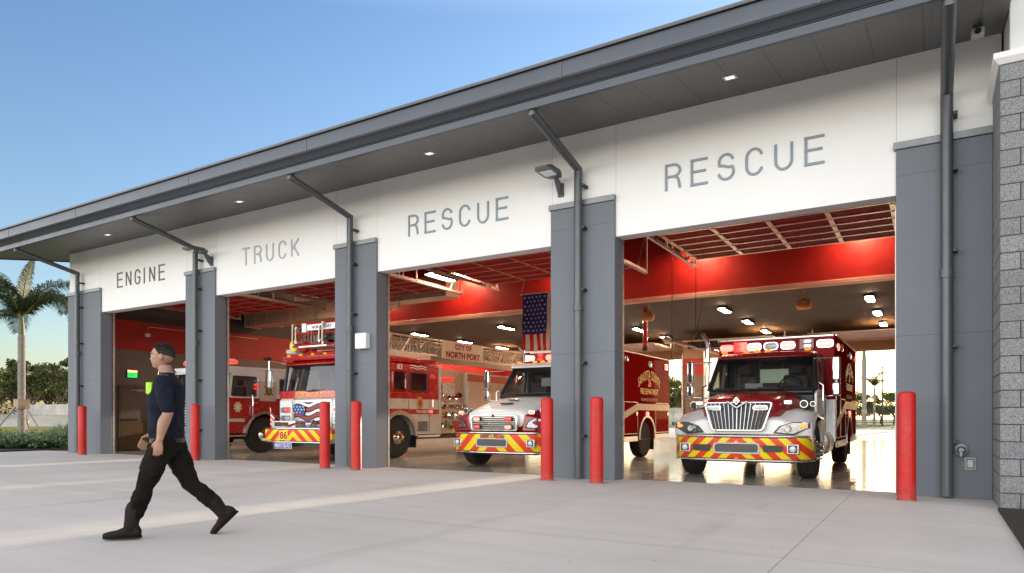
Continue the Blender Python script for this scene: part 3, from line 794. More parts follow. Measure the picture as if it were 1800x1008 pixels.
lettering('letters', 'EXIT', .25, .12, (.068, -.01, -.03), (0, 1, 0), (0, 0, 1), M('dark_green', (.0, .06, .02), .5), t, bold=.01)
m = MB(); m.box(.061, .07, -.17, .15, .07, .115); ob('red_strip', m, M('lit_red_strip', (.9, .05, .02), .4, emit=6, ecol=(1, .06, .03)), t)
t = thing('wall_camera', 'white bracket camera on the red band of the side wall', 'camera', (wx, 2.4, 3.9))
m = MB(); m.tube([(0, 0, .3), (.12, -.05, .12)], .012, 6); m.tube([(0, 0, .3), (0, 4.5, .32)], .014, 6); ob('conduit', m, M('white_conduit', (.65, .6, .52), .4), t)
m = MB(); m.box(.06, .18, -.14, 0, -.06, .06); ob('housing', m, M('white_box_plastic', (.72, .72, .72), .4), t, bevel=.012)
t = thing('tool_bench', 'low yellow wooden bench box against the side wall behind the man', 'bench', (wx + .4, 3.3, 0))
m = MB(); m.box(-.35, .35, -.7, .7, .12, .62); ob('box_body', m, M('yellow_wood', (.50, .30, .09), .5, var=.15), t, bevel=.01)
for a in (-.33, .26):
    for b in (-.66, .59): ob('foot', MB().box(a, a + .07, b, b + .07, 0, .12), BLACK, t)
t = thing('hose_coil', 'orange coiled hose hanging on the side wall', 'hose', (wx, 4.3, 2.75))
m = MB()
for q in range(3): m.tube([(.05 + .03 * q, (.15 + .01 * q) * math.cos(a * PI / 10), .24 * math.sin(a * PI / 10)) for a in range(21)], .014, 6)
ob('hose', m, M('orange_hose', (.7, .28, .06), .5), t)
t = thing('floor_drain', 'dark slotted trench drain in the floor beside the right ambulance', 'drain', (-1.2, 1.15, 0))
m = MB(); m.box(-.09, .09, -.7, .7, -.02, .006); ob('grate', m, M('dark_grate', (.05, .045, .04), .6, .5), t)
# things behind: pale boxes on the rear left
# ------------------------------------------------------------------ planting
def leafblob(mb, c, r, n, size, rnd, up=.3):
    for _ in range(n):
        while True:
            d = Vector((rnd.uniform(-1, 1), rnd.uniform(-1, 1), rnd.uniform(-1, 1)))
            if .25 < d.length < 1: break
        d = d * (.55 + .45 * d.length)
        p = Vector(c) + Vector((d.x * r[0], d.y * r[1], d.z * r[2]))
        a = Vector((rnd.gauss(0, 1), rnd.gauss(0, 1), rnd.gauss(0, 1))).normalized(); b = a.cross(Vector((rnd.gauss(0, 1), rnd.gauss(0, 1), rnd.gauss(0, 1)))).normalized()
        s = size * rnd.uniform(.6, 1.4)
        mb.add([p - a * s, p + b * s * .55, p + a * s, p - b * s * .55], [(0, 1, 2, 3)])
def make_tree(seed, h, spread, leafm, label, grp, n=2600):
    rnd = random.Random(seed)
    t = thing('tree', label, 'tree', (0, 0, 0), 0, grp)
    tr = MB(); cr = MB(); cr.flat = True
    nb = rnd.randint(2, 3)
    fork = h * rnd.uniform(.14, .22)
    tr.tube([(0, 0, -.2), (.1, 0, fork)], [.24, .18], 8)
    tips = []
    for k in range(nb + 3):
        a = k * 2 * PI / (nb + 3) + rnd.uniform(-.4, .4); q = rnd.uniform(.25, .6) * spread
        p1 = (q * .5 * math.cos(a), q * .5 * math.sin(a), h * rnd.uniform(.35, .5)); p2 = (q * math.cos(a), q * math.sin(a), h * rnd.uniform(.6, .85))
        tr.tube([(.1, 0, fork), p1, p2], [.13, .08, .03], 6); tips += [p1, p2]
    blobs = []
    for k in range(16):
        a = rnd.uniform(0, 2 * PI); q = spread * math.sqrt(rnd.uniform(0, .8)); z = h * rnd.uniform(.38, .93)
        q *= 1.0 - .5 * max(0, z / h - .6) / .4
        blobs.append((q * math.cos(a), q * math.sin(a), z))
    for b in blobs:
        r_ = rnd.uniform(.2, .36) * spread
        leafblob(cr, b, (r_, r_, r_ * rnd.uniform(.6, .9)), n // 16, .15 + h * .010, rnd)
    ob('trunk', tr, BARK, t); ob('crown', cr, leafm, t, smooth=0)
    return t
def pl(px, d):      # ground point at picture column px and camera depth d
    u = (px - 900) / 1210
    a = R(31.4)
    return (-math.sin(a) + math.cos(a) * u) * d, (math.cos(a) + math.sin(a) * u) * d - 11.2
protos = [make_tree(3, 8.2, 4.2, LEAF_T, 'x', 'trees beyond the left lawn'), make_tree(11, 7.2, 4.6, LEAF_T2, 'x', 'trees beyond the left lawn'), make_tree(23, 8.8, 3.8, LEAF_T, 'x', 'trees beyond the left lawn')]
spots = [(-60, 100, 'bushy tree at the far left edge of the picture'), (-10, 96, 'dark tree just left of the palm trunk'), (22, 104, 'sunlit olive tree directly behind the palm trunk'), (58, 94, 'spreading tree right of the palm trunk with visible limbs'),
         (84, 101, 'dense dark tree between palm and station'), (104, 92, 'open branched tree beside the station corner'), (128, 98, 'tree partly hidden by the station corner'), (-35, 108, 'farther tree behind the left treeline'), (45, 110, 'taller tree top rising behind the treeline'), (95, 112, 'farther tree filling the gap near the station')]
for k, (px, d, lab) in enumerate(spots):
    x, y = pl(px, d)
    t = protos[k] if k < 3 else copy_tree(protos[k % 3])
    t.location = (x, y, 1.3); s = random.uniform(.85, 1.1); t.scale = (s, s, s * random.uniform(.9, 1.05)); t.rotation_euler.z = random.uniform(0, 6); t['label'] = lab; t['group'] = 'trees beyond the left lawn'
rear = [(1160, 104, 'yellow green tree seen between the two ambulances, left'), (1184, 98, 'rounded tree seen through the rear door left of the right ambulance'), (1205, 110, 'tree beside the rear pillar'), (1500, 118, 'tree beside the rear palms, left'), (1522, 112, 'low tree behind the tall rear palm'), (1548, 120, 'hazy tree behind the light pole'), (1572, 112, 'hazy tree at the right rear door edge'), (1600, 120, 'tree right of the rear opening')]
for k, (px, d, lab) in enumerate(rear):
    x, y = pl(px, d); t = copy_tree(protos[1]); s = (.95 if k < 3 else .72) * random.uniform(.9, 1.1)
    t.location = (x, y, 0); t.scale = (s, s, s); t.rotation_euler.z = random.uniform(0, 6); t['label'] = lab; t['group'] = 'trees behind the station'
def make_palm(seed, h, fl, nf, label, r=.17, leaf=LEAF_P, props=True, pair=30, plan=None):
    rnd = random.Random(seed); t = thing('palm_tree', label, 'palm tree', (0, 0, 0), 0)
    m = MB(); hs = h * .80
    prof = [(-.05, r * 1.35), (.3, r * 1.12), (h * .2, r * 1.0)]
    k = h * .2
    while k < hs: prof += [(k, r * .98), (k + .06, r * 1.03), (k + .08, r * .97)]; k += .32
    prof += [(hs, r * .85)]
    m.lathe(prof, (0, 0, 0), 'z', 16); ob('trunk', m, TRUNKPALM, t)
    m = MB(); m.tube([(0, 0, hs - .02), (0, 0, h * .88), (0, 0, h * .95)], [r * .86, r * .7, r * .3], 12); ob('crownshaft', m, M('green_crownshaft', (.12, .14, .05), .5), t)
    for k in range(nf):
        a = 2 * PI * k / nf + rnd.uniform(-.35, .35); el = R(rnd.choice((78, 62, 48, 36, 24, 12, 50))) if k else R(86)
        L = fl * rnd.uniform(.85, 1.1); droop = rnd.uniform(1.1, 1.7)
        if plan: a, el, droop, L = R(plan[k][0]), R(plan[k][1]), plan[k][2], plan[k][3]
        pts = []; p = Vector((0, 0, h * .93)); dirh = Vector((math.cos(a), math.sin(a), 0)); N = 16; e = el
        for q in range(N + 1):
            pts.append(p.copy()); p = p + (dirh * math.cos(e) + Vector((0, 0, 1)) * math.sin(e)) * (L / N); e -= droop * (q + 2) / (N * N / 2) * 1.05
        m = MB(); m.mi = 1; m.tube(pts, [.045 * (1 - q / (N + 2)) for q in range(N + 1)], 5); m.mi = 0
        sd = dirh.cross(Vector((0, 0, 1)))
        for q in range(pair):
            u = (q + 2.5) / (pair + 2) * N; i = min(int(u), N - 1); f = u - i
            c = pts[i] * (1 - f) + pts[i + 1] * f; tn = (pts[i + 1] - pts[i]).normalized(); up = sd.cross(tn).normalized()
            ll = L * .23 * math.sin(PI * min(.97, .18 + .8 * q / pair)) ** .6
            for sgn in (-1, 1):
                for lay in (rnd.uniform(-.12, .12), rnd.uniform(.05, .35)):
                    o = (sd * sgn * .8 + tn * .45 + up * lay).normalized(); w = tn * .019
                    mid = c + o * ll * .55; tip = c + o * ll * .9 + Vector((0, 0, -ll * rnd.uniform(.2, .5)))
                    m.add([c - w, c + w, mid + w * 1.2, mid - w * 1.2, tip], [(0, 1, 2, 3), (3, 2, 4)])
        m.flat = True
        ob('frond', m, [leaf, M('frond_rib', (.16, .15, .05), .6)], t, smooth=0)
    if props:
        for k in range(3):
            a = k * 2 * PI / 3 + .35; m = MB(); m.tube([(r * math.cos(a), r * math.sin(a), 1.72), (1.35 * math.cos(a), 1.35 * math.sin(a), .02)], .045, 4); ob('support_prop', m, WOOD, t)
        m = MB(); [m.box(*b) for b in ((-.24, .24, -.24, -.17, 1.5, 1.95), (-.24, .24, .17, .24, 1.5, 1.95), (-.24, -.17, -.165, .165, 1.5, 1.95), (.17, .24, -.165, .165, 1.5, 1.95))]; ob('batten', m, WOOD, t)
    return t
x, y = pl(38, 32)
PLAN = [(31, 87, .35, 2.7), (36, 62, 2.3, 4.2), (20, 44, 2.3, 3.9), (50, 52, 2.7, 3.6), (206, 66, 1.6, 4.6), (218, 48, 1.7, 4.6), (196, 22, 2.4, 4.4), (225, 8, 1.7, 3.6), (300, 58, 2.2, 3.8), (120, 60, 2.2, 4.0), (160, 40, 2.2, 4.0)]
p = make_palm(6, 6.2, 4.2, 11, 'tall palm with drooping fronds left of the station', r=.155, pair=60, plan=PLAN); p.location = (x, y, 0)
x, y = pl(1519, 76); p = make_palm(8, 9.4, 3.6, 11, 'tall palm outside the rear door, right of the ambulance', r=.24); p.location = (x, y, 0)
x, y = pl(1590, 60); p = make_palm(9, 9.0, 3.4, 11, 'palm whose fronds lean into the rear doorway from the right', r=.2); p.location = (x, y, 0)
x, y = pl(1537, 92); p = make_palm(12, 5.6, 2.8, 10, 'short palm farther off between rear palm and light pole', r=.15, props=False); p.location = (x, y, 0)
x, y = pl(1551, 84)
t = thing('light_pole', 'slim tall light pole behind the station', 'light pole', (x, y, 0)); ob('pole', MB().tube([(0, 0, 0), (0, 0, 7.3)], [.11, .07], 10), BLACK, t); ob('lamp_head', MB().box(-.45, .45, -.12, .12, 7.2, 7.32), BLACK, t)
# fences
def board_fence(pa, pb, z, h, label, mat, bw=.15):
    pa, pb = Vector((*pa, z)), Vector((*pb, z)); L = (pb - pa).length; ang = math.atan2(pb.y - pa.y, pb.x - pa.x)
    t = thing('fence', label, 'fence', pa, ang); m = MB(); n = int(L / bw); rnd = random.Random(3)
    for k in range(n): m.box(k * bw, k * bw + bw * .9, 0, .02, 0, h * rnd.uniform(.97, 1.02))
    ob('board_panel', m, mat, t)
    m = MB(); m.box(0, L, .025, .06, h * .25, h * .32); m.box(0, L, .025, .06, h * .75, h * .82); ob('rail', m, mat, t)
FEN = M('weathered_grey_fence', (.42, .40, .37), .8, var=.2, scale=1)
a, b = pl(20, 92), pl(150, 88)
board_fence(a, b, 1.45, 1.35, 'weathered board fence on the bank right of the palm', FEN)
a, b = pl(1150, 92), pl(1235, 92)
board_fence(a, b, .5, 1.9, 'pale board fence seen between the ambulances', FEN)
a, b = pl(1490, 88), pl(1600, 88)
t = thing('fence', 'black picket fence outside the right rear door', 'fence', (a[0], a[1], .3), math.atan2(b[1] - a[1], b[0] - a[0])); L = math.hypot(b[0] - a[0], b[1] - a[1])
m = MB(); [m.box(k * .16, k * .16 + .04, 0, .04, 0, 1.8) for k in range(int(L / .16))]; ob('picket', m, BLACK, t)['kind'] = 'stuff'
m = MB(); [m.box(0, L, .042, .08, z, z + .07) for z in (.15, 1.6)]; ob('rail', m, BLACK, t)
# clipped hedge behind the palm, left
a = pl(-70, 88); b = pl(38, 90)
t = thing('hedge', 'clipped dark hedge left of the board fence', 'hedge', (a[0], a[1], 1.45), math.atan2(b[1] - a[1], b[0] - a[0])); L = math.hypot(b[0] - a[0], b[1] - a[1])
rnd = random.Random(4); m = MB(); m.flat = True
for k in range(int(L * 60)):
    p = Vector((rnd.uniform(0, L), rnd.uniform(-.5, .5), rnd.uniform(0, 1.5))); a_ = Vector((rnd.gauss(0, 1), rnd.gauss(0, 1), rnd.gauss(0, 1))).normalized(); b_ = a_.cross(Vector((rnd.gauss(0, 1), 1, rnd.gauss(0, 1)))).normalized()
    m.add([p - a_ * .16, p + b_ * .1, p + a_ * .16, p - b_ * .1], [(0, 1, 2, 3)])
ob('foliage', m, LEAF_T, t, smooth=0)
x, y = pl(49, 62)
t = thing('marker_post', 'short white marker post on the lawn', 'post', (x, y, 0)); ob('post', MB().lathe([(0, .07), (.75, .07), (.8, .04)], (0, 0, 0), 'z', 12), M('white_post', (.8, .8, .78), .5), t); ob('cap', MB().lathe([(.8, .08), (.86, .06)], (0, 0, 0), 'z', 12), M('lime_cap', (.35, .5, .05), .5), t)
# low shrubs in the mulch bed
def make_shrub(seed, r, h, n, spiky=False):
    rnd = random.Random(seed); t = thing('shrub', 'x', 'shrub', (0, 0, 0)); m = MB(); m.flat = True
    for k in range(n):
        a = rnd.uniform(0, 2 * PI); el = rnd.uniform(.25, 1.35); L = r * rnd.uniform(.6, 1.15)
        d = Vector((math.cos(a) * math.cos(el), math.sin(a) * math.cos(el), math.sin(el) * h / r)); base = Vector((rnd.gauss(0, .16) * r, rnd.gauss(0, .16) * r, .02))
        s = d.cross(Vector((0, 0, 1))).normalized() * (.016 if spiky else .045)
        p1 = base + d * L * .55; p2 = base + d * L + Vector((0, 0, -.12 * L))
        m.add([base + d * .1 * L - s * .4, base + d * .1 * L + s * .4, p1 + s, p1 - s, p2], [(0, 1, 2, 3), (3, 2, 4)])
        if not spiky:
            for q in range(3):
                c = base + d * L * rnd.uniform(.4, 1); o = Vector((rnd.gauss(0, 1), rnd.gauss(0, 1), rnd.gauss(0, .6))).normalized() * .10; w = o.cross(Vector((0, 0, 1))).normalized() * .04
                m.add([c, c + o * .5 + w, c + o, c + o * .5 - w], [(0, 1, 2, 3)])
    ob('foliage', m, LEAF_S, t, smooth=0)
    m = MB(); [m.tube([(0, 0, -.03), (.12 * math.cos(k * 2.1), .12 * math.sin(k * 2.1), h * .45)], .012, 4) for k in range(3)]; ob('stem', m, BARK, t)
    return t
sp = [make_shrub(1, .52, .42, 170), make_shrub(2, .62, .85, 240, True)]
k = 0; rnd = random.Random(12)
for row in range(6):
    for i in range(9):
        px = -8 + i * 15.5 + rnd.uniform(-4, 4); dd = 23.4 + row * 1.35 + rnd.uniform(-.4, .4); x, y = pl(px, dd)
        if x > -25.6: continue
        big = (px > 85 and row >= 1)
        t = sp[1 if big else 0] if (k == 0 and not big) or (big and not sp[1].get('used')) else copy_tree(sp[1 if big else 0])
        t['used'] = 1
        t.location = (x, y, .03); s = rnd.uniform(.75, 1.15); t.scale = (s, s, s); t.rotation_euler.z = rnd.uniform(0, 6)
        t['label'] = ('tall spiky leaved shrub beside the station corner' if big else ('low leafy shrub at the front edge of the mulch bed' if row < 2 else 'low leafy shrub around the palm foot'))
        t['group'] = 'shrubs in the mulch bed'; k += 1
# lawn blades near the bed and behind
rnd = random.Random(8); m = MB(); m.flat = True
for _ in range(9000):
    x, y = pl(rnd.uniform(-20, 125), rnd.uniform(30.5, 62)); a = rnd.uniform(0, PI); w = .05; h = rnd.uniform(.05, .12)
    if x > -40 and y < 9: continue
    m.add([(x - w * math.cos(a), y - w * math.sin(a), -.02), (x + w * math.cos(a), y + w * math.sin(a), -.02), (x + .04, y, h)], [(0, 1, 2)])
o = ob('grass', m, GRASSB, smooth=0); o['kind'] = 'stuff'; tag(o, 'bright sunlit grass on the left lawn', 'grass')
# ------------------------------------------------------------------ vehicle pieces
def mirror_pts(pts): return [(-x, y, z) for x, y, z in pts][::-1]
def wheel(parent, x, y, r, wd, side, rimmat=CHROME, rear=False):
    """rim mesh named wheel with a child tyre; outer face looks toward side"""
    s = side
    m = MB()
    if rear: prof = [(-.10, r * .58), (.0, r * .60), (.01, r * .56), (-.08, r * .50), (-.10, r * .30), (-.03, r * .26), (.02, r * .16), (.02, .01)]
    else: prof = [(-.18, r * .58), (0, r * .60), (.012, r * .56), (-.02, r * .50), (.03, r * .36), (.06, r * .30), (.10, r * .20), (.14, r * .17), (.15, .01)]
    m.lathe(prof[::-1], (x + s * wd / 2 - s * .04, y, r), 'x', 32, s)
    for k in range(10):
        a = 2 * PI * k / 10; cy, cz = y + r * .30 * math.cos(a), r + r * .30 * math.sin(a)
        m.lathe([(.0, .016), (.10 if not rear else .0, .016), (.11 if not rear else .01, .008)], (x + s * wd / 2 - s * (.02 if not rear else .1), cy, cz), 'x', 6, s)
    w_ = ob('wheel', m, rimmat, parent, smooth=30)
    m = MB()
    for k in range(8):
        a = 2 * PI * k / 8 + .2; m.lathe([(0, r * .06), (.012, r * .058)], (x + s * (wd / 2 - .04 + (.004 if not rear else -.085)), y + r * .44 * math.cos(a), r + r * .44 * math.sin(a)), 'x', 10, s)
    ob('hand_hole', m, BLACK, w_)['kind'] = 'stuff'
    h = wd / 2
    prof = [(-h * .95, r * .60), (-h, r * .75), (-h * .96, r * .93), (-h * .82, r * .985)]
    for g_ in (-.55, -.2, .2, .55): prof += [(h * (g_ - .05), r), (h * (g_ - .04), r * .972), (h * (g_ + .04), r * .972), (h * (g_ + .05), r)]
    prof += [(h * .82, r * .985), (h * .96, r * .93), (h, r * .75), (h * .95, r * .60)]
    m = MB(); m.lathe(prof, (x, y, r), 'x', 48); ob('tyre', m, RUBBER, w_, smooth=25)
    return w_
def lampbox(name, parent, ring, off, lens, housing=CHROME, rim=1.12):
    """oval or square lamp: housing plate with a domed lens child; ring faces outward along off"""
    c = sum((Vector(p) for p in ring), Vector()) / len(ring); off = Vector(off)
    outer = [c + (Vector(p) - c) * rim for p in ring]
    m = MB(); m.loft([outer, [p + off * .6 for p in outer]])
    h = ob(name, m, housing, parent)
    m = MB(); r1 = [Vector(p) + off * .5 for p in ring]; r2 = [c + (Vector(p) - c) * .93 + off * .95 for p in ring]; r3 = [c + (Vector(p) - c) * .6 + off * 1.25 for p in ring]
    m.loft([r1, r2, r3]); ob('lens', m, lens, h)
    return h
def oval_xz(cx, cz, w, h, y, n=14):
    return rect_xz(cx, cz, w, h, y, min(w, h) * .5, 4)
def mirror_arm(parent, s, x, y, z, h=.42, w=.15):
    m = MB(); m.tube([(s * 1.02, y + .10, z - h - .10), (x, y, z - h - .08), (x, y, z + .22), (s * .98, y + .15, z + .24)], .016, 8)
    a = ob('mirror', m, CHROME, parent)
    m = MB(); m.box(x - w / 2, x + w / 2, y - .06, y + .03, z - h / 2, z + h / 2 + .04); ob('mirror_head', m, CHROME, a, bevel=.035, seg=3)
    m = MB(); m.box(x - w / 2, x + w / 2, y - .07, y + .03, z - h / 2 - .30, z - h / 2 - .03); ob('convex_head', m, CHROME, a, bevel=.04, seg=3)
    m = MB(); m.box(x - w / 2 + .015, x + w / 2 - .015, y + .031, y + .036, z - h / 2, z + h / 2); ob('mirror_glass', m, DARKGLASS, a)
def fender_mesh(s, wy, wr, x_in, x_out, ztop, yf, yr, zlow, drop=.0):
    """side-profile loft with a real wheel arch"""
    arch = []
    ra = wr + .09
    for k in range(13):
        a = PI * k / 12; arch.append((wy + ra * math.cos(a), wr + .02 + ra * math.sin(a)))      # rear to front
    top = [(yf, zlow + .0), (yf - .04, zlow + .22), (yf + .08, ztop - .20), (yf + .35, ztop - .05), (wy, ztop), ((wy + yr) / 2, ztop - .01), (yr, ztop - .03), (yr, wr)]
    n_top = len(top)
    st_ = [(x_in, -.02, 0), (x_in + (x_out - x_in) * .55, 0, 0), (x_in + (x_out - x_in) * .85, -.06, .03), (x_out - .015, -.16, .09), (x_out, -.22, .12)]
    rings = []
    for x, dz, dy in st_:
        r_ = []
        for i, (y, z) in enumerate(top):
            yy = y + dy * (1 if i in (0, 1, 2) else .4 if i == 3 else 0); zz = z + (dz if i in (2, 3, 4, 5, 6) else 0)
            r_.append((s * x, yy, zz))
        r_ += [(s * x, y, z) for y, z in arch]
        rings.append(r_)
    if s < 0: rings = rings[::-1]
    return MB().loft(rings)
def hood_loft(sts, zlow=.9):
    """sts: y, half width, top z, shoulder drop"""
    rings = []
    for y, hw, zt, dr, zl in sts:
        half = [(hw, zl), (hw * .995, zt - dr * 1.6), (hw * .95, zt - dr * .7), (hw * .82, zt - dr * .22), (hw * .5, zt - dr * .03), (0, zt)]
        ring = [(x, y, z) for x, z in half] + [(-x, y, z) for x, z in half[-2::-1]]
        rings.append(ring)
    return rings
def smooth_grid(fn, nu, nv):
    m = MB(); m.v = [fn(i / nu, j / nv) for j in range(nv + 1) for i in range(nu + 1)]
    for j in range(nv):
        for i in range(nu):
            a = j * (nu + 1) + i; m.f.append([a, a + 1, a + nu + 2, a + nu + 1]); m.m.append(0)
    return m
def cab(v, y0, y1, wb, wt, zb, zt, rake, body, roofm, glassm, doorm, zlow=.62, doorlen=1.15, seats=True, bulge=.16):
    """open glazed cab: cowl line y0/zb, windscreen top y0+rake/zt, rear at y1"""
    def ws(u, w_):
        x = (2 * u - 1) * (wb + (wt - wb) * w_); y = y0 + rake * w_ + bulge * (2 * u - 1) ** 2 - bulge * .3
        return (x, y, zb + (zt - zb) * w_)
    b = smooth_grid(lambda a, c: ws(.035 + a * .93, .04 + c * .90), 12, 4); ob('windscreen', b, glassm, v, smooth=180)
    m = MB()
    for (a0, c0, a1, c1) in ((0, 0, 1, 0), (0, .97, 1, .97)):
        m.tube([Vector(ws(a0 + (a1 - a0) * k / 10, c0 + (c1 - c0) * k / 10)) for k in range(11)], .028, 6)
    for a in (0, 1): m.tube([ws(a, 0), ws(a, 1)], .045, 8)
    fr = ob('windscreen_frame', m, BLACK, v)
    for a in (.28, .72):
        m = MB(); m.tube([ws(a, .02), ws(a - .22 if a < .5 else a - .24, .06)], .012, 5); ob('wiper', m, BLACK, fr)
    # roof
    m = MB()
    rings = []
    for (y, hw, dz) in ((y0 + rake - .16, wt * .93, .0), (y0 + rake - .05, wt * 1.01, .07), (y0 + rake + .3, wt * 1.03, .12), (y1, wt * 1.03, .13)):
        rings.append([(-hw, y, zt - .02), (hw, y, zt - .02), (hw, y, zt + dz * .6), (hw * .9, y, zt + dz), (0, y, zt + dz * 1.15 + .005), (-hw * .9, y, zt + dz), (-hw, y, zt + dz * .6)])
    m.loft(rings); ob('cab_roof', m, roofm, v, bevel=.012)
    # side panels and doors
    for s in (-1, 1):
        xb, xt = s * (wb + .03), s * (wt + .03)
        def P(y, z, o=0.): k = max(0, (z - zb) / (zt - zb)); return (xb + (xt - xb) * k + s * o, y, z)
        yd0 = y0 + .10; yd1 = min(y1 - .06, yd0 + doorlen)
        out = rq([P(yd0 + .05, zb - .08), P(yd1, zb - .08), P(yd1, zt), P(yd0 + rake + .07, zt)], .05)
        inn = rq([P(yd0 + .18, zb), P(yd1 - .10, zb), P(yd1 - .10, zt - .09), P(yd0 + rake + .12, zt - .09)], .06)
        m = MB(); m.frame(out, inn, (-s * .05, 0, 0)); m.prism([P(yd0 - .05, zlow), P(yd1, zlow), P(yd1, zb - .078), P(yd0 - .05, zb - .078)], (-s * .05, 0, 0))
        d = ob('door', m, doorm, v, bevel=.008)
        m = MB(); m.add(inn, [tuple(range(len(inn)))]); ob('window', m, DARKGLASS, d)
        m = MB(); m.box(min(xb, xb + s * .05), max(xb, xb + s * .05), yd1 - .24, yd1 - .10, zb - .20, zb - .16); ob('handle', m, CHROME, d, bevel=.008)
        if y1 - yd1 > .12:
            m = MB(); m.prism([P(yd1 + .01, zlow), P(y1, zlow), P(y1, zt), P(yd1 + .01, zt)], (-s * .05, 0, 0)); ob('cab_side', m, body, v, bevel=.008)
    m = MB(); m.box(-wb + .02, wb - .02, y0 + .02, y0 + .5, zlow, zb - .10); m.box(-wb + .02, wb - .02, y0 - .02, y0 + .34, zb - .1, zb - .02)
    ob('dashboard', m, BLACK, v, bevel=.03)
    if seats:
        for sx in (-.52, .50):
            m = MB(); m.box(sx - .24, sx + .24, y0 + .75, y0 + 1.15, zlow + .15, zb - .28); m.box(sx - .24, sx + .24, y0 + 1.08, y0 + 1.22, zb - .4, zb + .34); m.box(sx - .13, sx + .13, y0 + 1.10, y0 + 1.2, zb + .36, zb + .55)
            ob('seat', m, SEAT, v, bevel=.05, seg=3)
        m = MB(); cx, cy_, cz = .50, y0 + .50, zb + .06
        m.tube([(cx + .22 * math.cos(2 * PI * k / 24), cy_ + .22 * math.sin(2 * PI * k / 24) * .35, cz + .22 * math.sin(2 * PI * k / 24) * .94) for k in range(25)], .016, 6, caps=False)
        m.tube([(cx - .2, cy_, cz), (cx + .2, cy_, cz)], .014, 6); m.tube([(cx, cy_, cz), (cx, cy_ - .1, cz - .25)], .03, 6); ob('steering_wheel', m, BLACK, v)
    return ws
def bumper_loft(pl_, z0, z1, t=.10):
    """pl_: plan polyline of the front face, left to right"""
    P = [Vector((x, y)) for x, y in pl_]; rings = []
    for i, p in enumerate(P):
        a = P[min(i + 1, len(P) - 1)] - P[max(i - 1, 0)]; n = Vector((-a.y, a.x)).normalized()
        q = p + n * t
        rings.append([(p.x, p.y, z0 + .03), (p.x, p.y, z1 - .02), (p.x + n.x * .02, p.y + n.y * .02, z1), (q.x, q.y, z1), (q.x, q.y, z0), (p.x + n.x * .02, p.y + n.y * .02, z0)])
    return MB().loft(rings)

